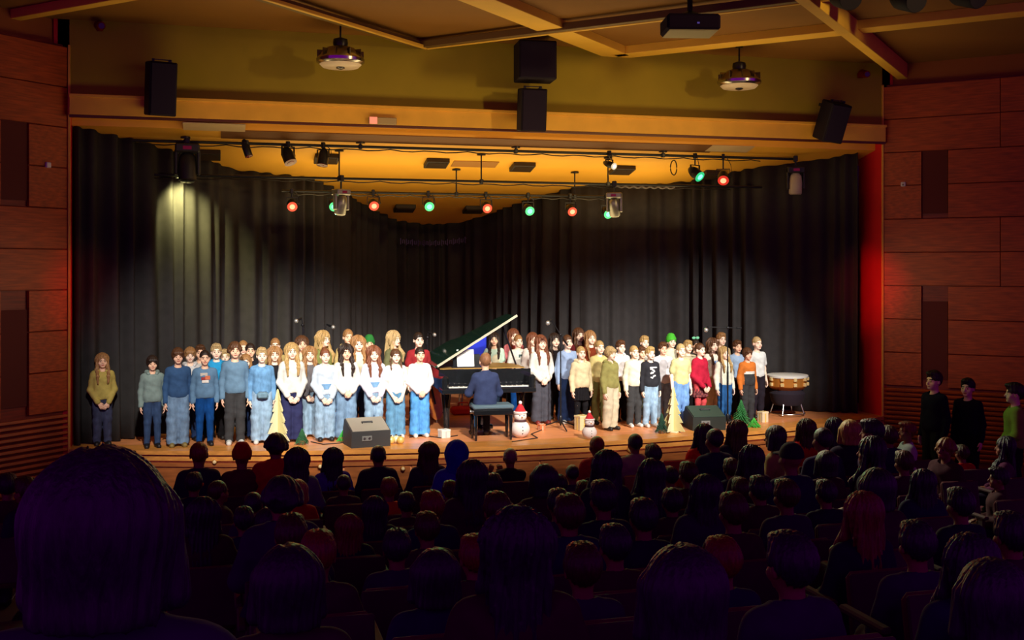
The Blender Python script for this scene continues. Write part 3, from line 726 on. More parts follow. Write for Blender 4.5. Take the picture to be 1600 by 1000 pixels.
speaker(831, 172, .38, .62, .34, -4, 8, 'tall black loudspeaker, lower one of the stacked pair on the header', Y=-.52)
speaker(1300, 190, .36, .62, .34, 2, 20, 'black loudspeaker tilted on its bracket near the broad red jamb')
def disc_lamp(x, y, Y, label):
    p = px(x, y, Y=Y); t = thing('pendant_projector', label, 'lamp', p); t.scale = (.95, .95, 1.55)
    top_ = (6.76 - p.z) / 1.55
    MB().tube((0, 0, .16), (0, 0, top_), .014, n=8).tube((0, 0, top_ - .03), (0, 0, top_), .06, n=14).build('rod', BLKM, t, True)
    MB().lathe([(.10, .17), (.11, .20), (.10, .235), (.03, .25)], 20).build('mount', BLKM, t, True)
    MB().lathe([(.26, 0), (.345, .03), (.35, .055), (.30, .10), (.20, .155), (.10, .175)], 32).build('housing', CHROME, t, True)
    for k in range(10):
        a = k * math.tau / 10; MB().box((.285 * math.cos(a), .285 * math.sin(a), .085), (.10, .014, .10), (0, 0, a), bev=.003).build('fin', mat('dark_chrome', (.18, .15, .15), .2, metal=1.0), t)
    MB().lathe([(.06, -.012), (.26, -.012), (.30, .012), (.06, .012)], 32).build('front_plate', mat('pale_metal', (.62, .50, .42), .5), t, True)
    MB().lathe([(.055, -.006), (.065, -.02), (.03, -.03)], 16).build('lens', mat('dark_glass', (.02, .02, .03), .08), t, True)
disc_lamp(532, 103, -.85, 'round chrome lamp hanging under the dark ceiling rail near the left speaker')
disc_lamp(1155, 136, -.75, 'round chrome lamp hanging under the pale ceiling beam near the tilted speaker')
# video projector on its pole
p = px(1078, 40, Y=-3.4); t = thing('video_projector', 'dark video projector with pale underside hanging on a pole from the ceiling', 'projector', p, R(-12))
MB().box((0, 0, 0), (.66, .50, .20), bev=.03).build('case', mat('projector_case', (.012, .005, .02), .9, spec=.1), t)
MB().box((0, 0, -.103), (.60, .46, .012), bev=.004).build('underside', mat('projector_base', (.42, .36, .20), .6), t)
MB().tube((0, 0, .1), (0, 0, 6.75 - p.z), .035, n=12).build('pole', BLKM, t, True); MB().lathe([(.16, .10), (.10, .15), (.04, .18)], 18).build('pole_mount', BLKM, t, True)
MB().lathe([(.05, 0), (.055, .03), (.04, .035)], 16, Matrix.Translation((.14, .25, 0)) @ Matrix.Rotation(R(-90), 4, 'X')).build('lens', mat('dark_glass', (.02, .02, .03), .08), t, True)
MB().box((.05, -.245, -.02), (.03, .02, .02)).build('indicator', mat('blue_led', (.1, .08, .5), .3, emit=(.2, .15, 1), strength=.15), t)
# front-of-house spotlights at the ceiling edge
for i, (x, y, wh) in enumerate(((1318, -6, 'nearest the projector'), (1415, -2, 'beside the steep ceiling beam'), (1508, -8, 'above the wood side wall'))):
    p = px(x, y, Y=-4.6); t = thing('house_spotlight', 'black theatre spotlight hanging from the ceiling %s' % wh, 'spotlight', p, R(-10 + 8 * i), 'theatre spotlights over the hall')
    MB().lathe([(.13, -.24), (.14, -.22), (.14, .1), (.10, .2), (.05, .22)], 18, Matrix.Rotation(R(-70), 4, 'X')).build('housing', SPK, t, True)
    MB().box((-.15, 0, .12), (.012, .04, .3)).box((.15, 0, .12), (.012, .04, .3)).box((0, 0, .27), (.312, .04, .012)).build('yoke', BLKM, t)
    MB().tube((0, 0, .27), (0, 0, 6.75 - p.z), .02, n=8).build('stem', BLKM, t, True)
# exit light on the lintel
p = px(598, 189, Y=-.16); t = thing('exit_light', 'grey emergency light with a glowing pink square on the lintel', 'emergency light', p)
MB().box((0, 0, 0), (.40, .06, .10), bev=.008).build('case', mat('grey_plastic', (.42, .30, .16), .6), t)
MB().box((-.14, -.034, 0), (.11, .012, .10), bev=.003).build('lit_panel', mat('lit_pink', (.8, .2, .12), .4, emit=(1, .30, .18), strength=.75), t)
for x, y, lb in ((155, 42, 'dark red ceiling camera blob high on the header near the left wall'), (1347, 117, 'dark red camera blob on the header above the tilted speaker')):
    p = px(x, y, Y=-.1); t = thing('wall_camera', lb, 'camera', p)
    MB().box((0, .04, 0), (.09, .08, .09), bev=.01).build('mount', mat('camera_red', (.16, .006, .004), .9, spec=.1), t)
    MB().tube((.0, 0, .02), (.05 if x < 500 else -.05, -.22, -.03), .07, .055, n=16).build('housing', mat('camera_red', (.16, .006, .004), .9, spec=.1), t, True)
    MB().tube((.05 if x < 500 else -.05, -.22, -.03), (.053 if x < 500 else -.053, -.232, -.032), .04, n=14).build('lens', mat('dark_glass', (.02, .02, .03), .08), t, True)

# ------------------------------------------------------------------ grand piano, stool, pianist's things
LACQ = mat('piano_lacquer', (.010, .011, .013), .08, coat=.6)
LIDM = mat('piano_lid_sheen', (.012, .045, .032), .10, coat=.6)  # greenish highlight put into the colour of the black lid
GOLD = mat('gold_frame', (.62, .36, .08), .35, metal=.6)
pc = px(755, 600, Y=.0); PW = 1.40
t = thing('grand_piano', 'black grand piano with its lid propped open at the centre of the stage', 'piano', (pc.x, -.40, STAGE), R(-2))
def outline(w0, w1, y0, y1, n=12):
    # straight bass side on the left, bent side on the right
    pts = [(w0, y0), (w1, y0), (w1, y0 + .55)]
    for k in range(1, n):
        f = k / n; a = f * math.pi
        pts.append((w1 - (w1 - w0) * .58 * (.5 - .5 * math.cos(a)), y0 + .55 + (y1 - y0 - .75) * f))
    for k in range(7):
        a = k / 6 * math.pi; cx = w0 + (w1 - w0) * .21; rr = (w1 - w0) * .21
        pts.append((cx + rr * math.cos(a), y1 - .2 + .2 * math.sin(a)))
    return pts
o_out = outline(-PW / 2, PW / 2, .32, 2.05)
MB().prism(o_out, .66, .95).build('case', LACQ, t)
MB().prism(outline(-PW / 2 + .05, PW / 2 - .05, .5, 2.0), .951, .956).build('soundboard', GOLD, t)
rim = t.children[0]
MB().box((0, .16, .665), (PW, .36, .07), bev=.008).build('keybed', LACQ, t)
for e in (-1, 1): MB().box((e * (PW / 2 - .05), .17, .78), (.10, .36, .22), bev=.03).build('cheek', LACQ, t)
MB().box((0, .345, .80), (PW - .2, .03, .20), bev=.008).build('fallboard', LACQ, t)
kb = MB()
for k in range(52): kb.box((-.585 + k * .0229, .10, .715), (.0216, .15, .022))
kb = kb.build('white_key_row', mat('ivory', (.78, .76, .70), .3), t); kb['kind'] = 'stuff'
kb = MB()
for k in range(51):
    if k % 7 in (0, 1, 3, 4, 5): kb.box((-.574 + k * .0229, .135, .732), (.012, .095, .018))
kb = kb.build('black_key_row', LACQ, t); kb['kind'] = 'stuff'
MB().box((0, .018, .69), (PW - .2, .012, .05)).build('key_slip', LACQ, t)
MB().box((-.22, .66, 1.055), (.42, .022, .20), (R(-14), 0, 0), bev=.006).box((-.22, .61, .965), (.48, .11, .02)).build('music_desk', LACQ, t)
# lid: front flap folded back, hinged on the bass side, open 36 degrees, held by the prop
lid = MB().prism([(x + PW / 2 + .01, y) for x, y in outline(-PW / 2 - .01, PW / 2 + .03, .52, 2.08)], 0, .028).build('lid', LIDM, t)
lid.location = (-PW / 2 - .01, 0, .965); lid.rotation_euler = (0, R(-31.5), 0)
MB().box((.75, .515, .012), (1.44, .016, .034)).build('lid_edge', mat('lid_edge', (.50, .47, .36), .2), lid)
MB().tube((PW / 2 - .08, .95, .95), (PW / 2 - .33, .95, 1.655), .014, n=8).build('lid_prop', LACQ, t, True)
def pleg(x, y):
    MB().lathe([(.035, .05), (.045, .10), (.05, .30), (.065, .5), (.075, .60), (.075, .66)], 12).build('leg', LACQ, t, True, (x, y, 0))
    MB().box((0, 0, .025), (.09, .13, .05), bev=.01).build('caster', STEEL, t, False, (x, y, 0))
pleg(-PW / 2 + .13, .42); pleg(PW / 2 - .13, .42); pleg(-.35, 1.75)
MB().box((0, .5, .35), (.22, .05, .60), bev=.02).box((0, .5, .07), (.30, .10, .06), bev=.01).build('lyre', LACQ, t)
for k in (-1, 0, 1): MB().box((k * .07, .40, .05), (.035, .16, .018), bev=.006).build('pedal', GOLD, t)
piano = t
def on_piano(x, y, z): return piano.matrix_basis @ Vector((x, y, z))
bpy.context.view_layer.update()
PM = Matrix.Translation(piano.location) @ Matrix.Rotation(R(-2), 4, 'Z')
v = PM @ Vector((-.24, .632, 1.095))
t = thing('sheet_music', 'open white sheet music standing on the piano music desk', 'sheet music', v, R(-2)); t.rotation_euler = (R(-14), 0, R(-2))
for e in (-1, 1):
    pg = MB().box((e * .066, -.0, 0), (.128, .004, .27), (0, 0, e * .06)).build('page', mat('paper', (.86, .86, .84), .7), t)
    sb = MB()
    for k in range(7): sb.box((e * .066, -.0035 - .0005, .105 - .034 * k), (.10, .0015, .005), (0, 0, e * .06))
    sb.build('stave', mat('ink', (.45, .45, .46), .7), pg)
# stool
sp = px(768, 660, Y=-.64)
t = thing('piano_stool', 'black piano bench with blue-grey padded seat under the pianist', 'bench', (sp.x, -.64, STAGE), R(-2))
MB().box((0, 0, .475), (.60, .36, .07), bev=.025).build('cushion', mat('bench_vinyl', (.10, .16, .20), .4), t, True)
MB().box((0, 0, .40), (.58, .34, .075), bev=.008).build('frame', LACQ, t)
for x in (-1, 1):
    for y in (-1, 1): MB().tube((x * .255, y * .135, 0), (x * .255, y * .135, .38), .018, .030, 8).build('leg', LACQ, t)
    MB().tube((x * .315, 0, .40), (x * .29, 0, .40), .03, n=12).build('knob', STEEL, t, True)

# microphones on stands
def mic_stand(x, base_y, Y, top_px, mic_px, label, tri=True):
    p = px(x, 500, Y=Y); tp = px(*top_px, Y=Y); mp_ = px(*mic_px, Y=Y)
    t = thing('microphone_stand', label, 'microphone stand', (p.x, Y, STAGE))
    L = lambda v: (v.x - p.x, v.y - Y, v.z - STAGE)
    top_ = (0, 0, L(tp)[2])
    MB().tube((0, 0, .05), (0, 0, .85), .014, n=8).tube((0, 0, .85), top_, .010, n=8).build('pole', BLKM, t, True)
    MB().lathe([(.02, 0.08), (.028, .10), (.028, .18), (.018, .20)], 12).build('leg_hub', BLKM, t, True)
    for k in range(3):
        a = k * math.tau / 3 + .5; MB().path([(.02 * math.cos(a), .02 * math.sin(a), .12), (.33 * math.cos(a), .33 * math.sin(a), .012)], .010, 8).build('leg', BLKM, t, True)
    MB().ball(top_, .026, 12, 8).build('clutch', BLKM, t, True)
    m_ = L(mp_); tv = Vector(top_); mv = Vector(m_); back = tv - (mv - tv) * .45
    MB().tube(back, mv, .008, n=8).tube(back, back - (mv - tv).normalized() * .08, .016, n=8).build('boom', BLKM, t, True)
    d = Vector(((-1 if mv.x < tv.x else 1) * .55, -.75, -.25)).normalized()
    MB().tube(mv, mv + d * .12, .014, .020, 12).build('microphone', BLKM, t, True)
    MB().ball(mv + d * .15, .034, 14, 10).build('mic_grille', mat('mic_mesh', (.55, .55, .52), .35, metal=.7), t, True)
    return t
mic_stand(473, 0, 1.05, (473, 508), (471, 497), 'microphone stand with its head above the girls at the left end of the choir')
mic_stand(505, 0, 1.75, (505, 518), (511, 507), 'dark microphone stand rising behind the girl with long blond hair')
mic_stand(668, 0, 2.1, (668, 527), (669, 519), 'microphone stand beside the girl in the red top near the piano')
mic_stand(876, 0, .05, (873, 523), (861, 500), 'boom microphone stand with open tripod in front of the girl in the light blue sweater')
mic_stand(1137, 0, -.42, (1137, 512), (1106, 511), 'boom microphone stand in front of the girl in the white blouse')

# monitor wedges
def wedge(x, y, Y, w, h, d, rz, label, m, m2):
    p = px(x, y, Y=Y); t = thing('stage_monitor', label, 'stage monitor', (p.x, Y, STAGE), R(rz))
    prof = [(-d / 2, 0), (d / 2, 0), (d / 2 + .03, h * .6), (d / 2 - .05, h), (-d / 2 - .02, h * .62)]     # along y, z: the sloping grille faces up and outward
    MX = Matrix(((0, 0, 1, -w / 2), (1, 0, 0, 0), (0, 1, 0, 0), (0, 0, 0, 1)))
    MB().prism(prof, 0, w, MX).build('cabinet', m, t)
    a = Vector((0, -d / 2 - .02, h * .62)); c = Vector((0, d / 2 - .05, h)); mid = (a + c) / 2; ang = math.atan2(c.z - a.z, c.y - a.y)
    MB().box(mid + Vector((0, -.002, .006)), (w - .03, (a - c).length - .02, .014), (ang, 0, 0), bev=.003).build('grille', m2, t)
    MB().box(mid + Vector((0, .02, .036)), (.16, .03, .014), (ang, 0, 0), bev=.005).box(mid + Vector((-.07, .02, .02)), (.014, .03, .035), (ang, 0, 0)).box(mid + Vector((.07, .02, .02)), (.014, .03, .035), (ang, 0, 0)).build('handle', BLACK, t)
    MB().box((-.06, -d / 2 - .012, h * .36), (.14, .016, .07), bev=.003).build('connector_plate', mat('plate_grey', (.16, .16, .15), .4), t)
    for k in (-1, 1): MB().tube((k * .035 - .06, -d / 2 - .0, h * .36), (k * .035 - .06, -d / 2 - .024, h * .36), .018, n=12).build('socket', STEEL, t)
    return t
wedge(573, 690, -.72, .55, .36, .44, 8, 'grey-topped monitor wedge on the stage edge before the girl with wavy dark hair', mat('wedge_black', (.035, .035, .036), .6), mat('wedge_grey', (.28, .25, .20), .7))
wedge(1101, 676, -.52, .52, .33, .42, -6, 'dark green-black monitor wedge before the girl in the red sweatshirt', mat('wedge_dark', (.010, .015, .012), .7), mat('wedge_green', (.022, .045, .030), .8))

# snowmen with red caps
def snowman(x, y, Y, s, label, half=False):
    p = px(x, y, Y=Y); t = thing('snowman', label, 'snowman', (p.x, Y, STAGE)); t.scale = (s,) * 3
    SN = mat('snow_plush', (.80, .70, .66), .8, noise=.04, scale=20)
    b = MB().ball((0, 0, .135), .15, 24, 14, (1, 1, .93)); b.build('body', SN, t, True)
    MB().ball((0, 0, .335), .100, 22, 14, (1, 1, .9)).build('head', SN, t, True)
    MB().lathe([(.088, .245), (.10, .262), (.088, .282)], 22).build('scarf', mat('scarf_dark', (.06, .012, .015), .8), t, True)
    for k in range(3): MB().ball((0, -.146 + .012 * abs(k - 1), .08 + .05 * k), .011, 8, 6).build('button', BLACK, t, True)
    for e in (-1, 1): MB().ball((e * .034, -.092, .355), .009, 8, 6).build('eye', BLACK, t, True)
    MB().tube((0, -.09, .332), (0, -.15, .326), .013, .002, 8).build('nose', mat('carrot', (.75, .22, .02), .6), t)
    RED = mat('felt_red', (.45, .012, .02), .9)
    MB().lathe([(.098, .385), (.085, .42), (.055, .475), (.022, .525), (.012, .53)], 22).build('hat', RED, t, True)
    MB().lathe([(.094, .372), (.108, .385), (.108, .405), (.09, .412)], 22).build('hat_brim', SN, t, True)
    MB().ball((.0, 0, .545), .030, 12, 8).build('pompom', SN, t, True)
snowman(813, 686, -.62, .93, 'round white snowman with a red hat beside the piano bench')
snowman(921, 690, -1.02, .72, 'small snowman with a red hat at the stage edge near the tripod')
# cut-out fir trees, slotted from two boards
def board_tree(x, y, Y, H, label, rz):
    p = px(x, y, Y=Y); t = thing('board_fir', label, 'decorative tree', (p.x, Y, STAGE), R(rz))
    def prof(w):
        L = []; n = 5
        for k in range(n):
            z0 = .04 * H + k * H * .19; L += [(w * (1 - k / n) + .01, z0), (w * (1 - (k + 1) / n) * .66 + .01, z0 + H * .185)]
        return L + [(.0, H)]
    for k, (nm, c) in enumerate((('board', (.72, .66, .42)), ('board', (.56, .52, .24)))):
        L = prof(.27 * H); poly = L + [(-x_, z_) for x_, z_ in reversed(L[:-1])]
        MX = Matrix.Rotation(R(90 * k), 4, 'Z') @ Matrix.Rotation(R(90), 4, 'X')
        MB().prism(poly, -.009, .009, MX).build(nm, mat('painted_board_%d' % k, c, .7), t)
    MB().box((0, 0, .012), (.26 * H, .26 * H, .024), bev=.006).build('foot', mat('painted_board_0', (.72, .66, .42), .7), t)
board_tree(1052, 681, -.75, .68, 'cream cut-out fir tree beside the dark wedge', 40)
board_tree(434, 690, -.42, .78, 'cream cut-out fir tree beside the white sweater girl', 40)
# small artificial firs
def fir(x, y, Y, H, rad, label, c):
    p = px(x, y, Y=Y); t = thing('small_fir', label, 'christmas tree', (p.x, Y, STAGE))
    MB().tube((0, 0, .0), (0, 0, H * .9), .012, .006, 8).build('trunk', mat('bark', (.10, .05, .02), .9), t)
    MB().lathe([(.05, 0), (.06, .06), (.05, .065)], 14).build('pot', mat('pot_brown', (.22, .10, .04), .7), t, True)
    b = MB()
    for k in range(170):
        f = (k + .5) / 170; z = H * (.14 + .84 * f); r = rad * (1 - f) * (.75 + .35 * ((k * 37) % 10) / 10) + .012; a = k * 2.399
        b.tube((.0, 0, z + r * .25), (r * math.cos(a), r * math.sin(a), z - r * .25), .012, .003, 5, True)
    o = b.build('needles', mat('fir_green', c, .8, noise=.3, scale=40), t); o['kind'] = 'stuff'
fir(1034, 682, -.80, .30, .10, 'tiny dark green fir beside the cream tree at the stage edge', (.012, .06, .035))
fir(1158, 663, -.50, .42, .17, 'leafy green fir before the girl in the white blouse', (.03, .20, .05))
fir(1178, 668, -.58, .14, .12, 'low bright green sprig on the floor before the boy in orange', (.05, .40, .04))
fir(472, 690, -.45, .22, .10, 'dark green sprig on the floor below the white sweater girl', (.02, .11, .04))
fir(536, 681, -.30, .15, .09, 'bright green sprig beside the grey-topped monitor wedge', (.05, .42, .06))
# gift boxes and small props
def gift(x, y, Y, w, h, c, label, rib=(.7, .5, .1)):
    p = px(x, y, Y=Y); t = thing('gift_box', label, 'gift box', (p.x, Y, STAGE), .3)
    MB().box((0, 0, h / 2), (w, w * .9, h), bev=.004).build('box', mat('gift_paper', c, .6), t)
    MB().box((0, 0, h + .008), (w * 1.05, w * .95, .03), bev=.003).build('lid', mat('gift_paper', tuple(v * 1.1 for v in c), .6), t)
    MB().box((0, 0, h / 2 + .006), (w * .16, w * .93, h + .036)).box((0, 0, h / 2 + .006), (w * 1.03, w * .14, h + .037)).build('ribbon', mat('ribbon', rib, .4), t)
gift(909, 672, -.15, .17, .20, (.72, .60, .34), 'pale gold gift box behind the small snowman')
gift(1192, 660, -.12, .13, .15, (.72, .60, .40), 'cream gift box beside the boy in orange')
gift(694, 690, -.35, .14, .10, (.70, .68, .60), 'small white box on the floor before the piano leg', (.5, .5, .48))
gift(846, 688, .0, .09, .07, (.62, .15, .06), 'small orange-red box behind the snowman with the red hat', (.7, .65, .5))
for i, (x, Y, c, w) in enumerate(((611, -.72, (.80, .62, .20), 'left'), (619, -.66, (.82, .74, .46), 'middle'), (626, -.75, (.75, .55, .16), 'right'))):
    p = px(x, 690, Y=Y); t = thing('bauble', 'golden bauble on the stage floor under the girl with braids, %s one' % w, 'bauble', (p.x, Y, STAGE), 0, 'golden baubles by the wedge')
    MB().ball((0, 0, .055), .055, 16, 10).build('ball', mat('bauble_gold', c, .35, metal=.3), t, True); MB().tube((0, 0, .105), (0, 0, .128), .014, n=8).build('cap', STEEL, t)
# timpani behind the choir's far end
p = px(1230, 640, Y=.55); t = thing('kettledrum', 'copper kettledrum with pale head and cloth-draped stand before the black curtain', 'drum', (p.x, .55, STAGE), .2); t.scale = (.8, .8, .88)
COP = mat('copper', (.62, .24, .04), .35, metal=.5)
MB().lathe([(.30, .48), (.40, .56), (.405, .70), (.41, .735)], 36).build('bowl', COP, t, True)
MB().lathe([(.425, .725), (.43, .735), (.43, .765), (.41, .772), (.05, .774), (.001, .774)], 36).build('drum_head', mat('drum_skin', (.72, .72, .68), .5), t, True)
for k in range(10):
    a = k * math.tau / 10
    for z in (.60, .70):
        MB().box((.418 * math.cos(a), .418 * math.sin(a), z), (.05, .07, .065), (0, 0, a), bev=.008).build('lug', mat('lug_gold', (.80, .62, .28), .35, metal=.3), t)
MB().lathe([(.28, .20), (.33, .26), (.37, .42), (.31, .49)], 24).build('drape', mat('dark_cloth', (.012, .006, .016), .9), t, True)
for k in range(4):
    a = k * math.tau / 4 + .6; MB().path([(.28 * math.cos(a), .28 * math.sin(a), .24), (.36 * math.cos(a), .36 * math.sin(a), .02)], .014, 8).build('leg', STEEL, t, True)
MB().path([(.36 * math.cos(a), .36 * math.sin(a), .045) for a in [k * math.tau / 24 for k in range(25)]], .012, 8).build('foot_ring', STEEL, t, True)
# cello leaning behind the piano's bass side
p = px(683, 640, Y=1.15); t = thing('cello', 'orange-brown cello lying against the piano behind the front leg', 'cello', (p.x, 1.15, STAGE), R(20)); t.rotation_euler = (R(-8), R(-10), R(20))
pts = []
for k in range(40):
    a = k / 40 * math.tau; y = .37 * math.cos(a); w = .17 + .035 * math.cos(a * 2) - .02 * math.cos(a); pts.append((w * math.sin(a) * (1.15 if math.cos(a) < 0 else 1.0), .42 - y * 1.0))
MB().prism([(x, z) for x, z in pts], -.055, .055, Matrix.Rotation(R(90), 4, 'X')).build('body', mat('cello_varnish', (.55, .16, .025), .25, noise=.2, scale=6), t)
MB().box((0, -.03, .98), (.035, .03, .50), bev=.006).ball((0, -.03, 1.24), .03, 10, 8).build('neck', mat('cello_dark', (.05, .02, .01), .4), t)
MB().box((0, -.075, .55), (.03, .012, .50)).build('fingerboard', BLACK, t); MB().tube((0, 0, .06), (0, 0, -.0), .006, n=6).build('endpin', STEEL, t)
# blue plastic chair behind the music desk, red bag under the piano
p = px(737, 552, Y=2.3); t = thing('blue_chair', 'royal blue plastic chair back showing under the open piano lid', 'chair', (p.x, 2.3, STAGE), R(175))
BL = mat('blue_plastic', (.01, .03, .60), .4)
MB().box((0, .0, .45), (.44, .42, .03), bev=.01).build('seat', BL, t); MB().box((0, .2, 1.0), (.44, .03, .62), (R(-6), 0, 0), bev=.012).build('backrest', BL, t)
for x in (-1, 1):
    for y in (-1, 1): MB().tube((x * .18, y * .17, .44), (x * .2, y * .2, 0), .012, n=8).build('leg', STEEL, t)
p = px(724, 640, Y=2.0); t = thing('red_bag', 'flat red bag lying on the floor under the piano', 'bag', (p.x, 2.0, STAGE))
MB().box((0, 0, .07), (.42, .24, .14), bev=.04).build('body', mat('red_bag_cloth', (.50, .01, .012), .8), t, True); MB().path([(-.1, 0, .13), (-.08, 0, .2), (.08, 0, .2), (.1, 0, .13)], .01, 6).build('handle', mat('red_bag_cloth', (.50, .01, .012), .8), t, True)
for i, pts in enumerate((((486, 690), (505, 694), (530, 692), (545, 690)), ((640, 683), (660, 680), (690, 684), (715, 680)), ((850, 670), (830, 678), (840, 684), (800, 690)))):
    P_ = []
    for x, y in pts: q = px(x, y, z=STAGE + .010); P_.append((q.x, q.y, STAGE + .008))
    tag(MB().path(P_, .008, 6).build('floor_cable', BLACK, None, True), ('black cable on the stage floor leading to the grey-topped wedge', 'black cable on the stage floor before the piano leg', 'black cable running from the tripod past the snowman')[i], 'cable')

# ------------------------------------------------------------------ the choir
def C(r, g, b): return rgb(r, g, b)
SK = [C(244, 204, 178), C(238, 190, 160), C(248, 214, 192), C(214, 158, 124)]
HB = {'blond': C(172, 140, 88), 'straw': C(150, 108, 66), 'red': C(116, 66, 42), 'brown': C(84, 52, 30), 'dark': C(40, 26, 20), 'black': C(22, 16, 16), 'light': C(178, 150, 104), 'grey': C(150, 112, 84)}
JEANS = denim(C(112, 140, 170)); JEANL = denim(C(140, 168, 194)); JEAND = denim(C(34, 52, 92)); JEANB = denim(C(84, 150, 214)); BLK = cloth(C(24, 22, 26)); CHAR = cloth(C(58, 58, 60)); KHAKI = cloth(C(196, 188, 150)); OLV = cloth(C(112, 110, 62)); NAVY = cloth(C(44, 46, 84))
WHT = cloth(C(212, 210, 202)); SHOEW = C(200, 200, 196); SHOEB = C(26, 24, 26); SHOEK = C(130, 112, 60)
TARTAN = cloth(C(113, 60, 62)).copy(); TARTAN.name = 'checked_cloth'
ck = TARTAN.node_tree.nodes.new('ShaderNodeTexChecker'); ck.inputs['Scale'].default_value = 26; ck.inputs['Color1'].default_value = (*C(128, 66, 66), 1); ck.inputs['Color2'].default_value = (*C(84, 44, 50), 1)
tc = TARTAN.node_tree.nodes.new('ShaderNodeTexCoord'); TARTAN.node_tree.links.new(tc.outputs['Object'], ck.inputs['Vector']); TARTAN.node_tree.links.new(ck.outputs['Color'], TARTAN.node_tree.nodes['Principled BSDF'].inputs['Base Color'])
F0, F1, F2, F3 = -.18, .22, .66, 1.22
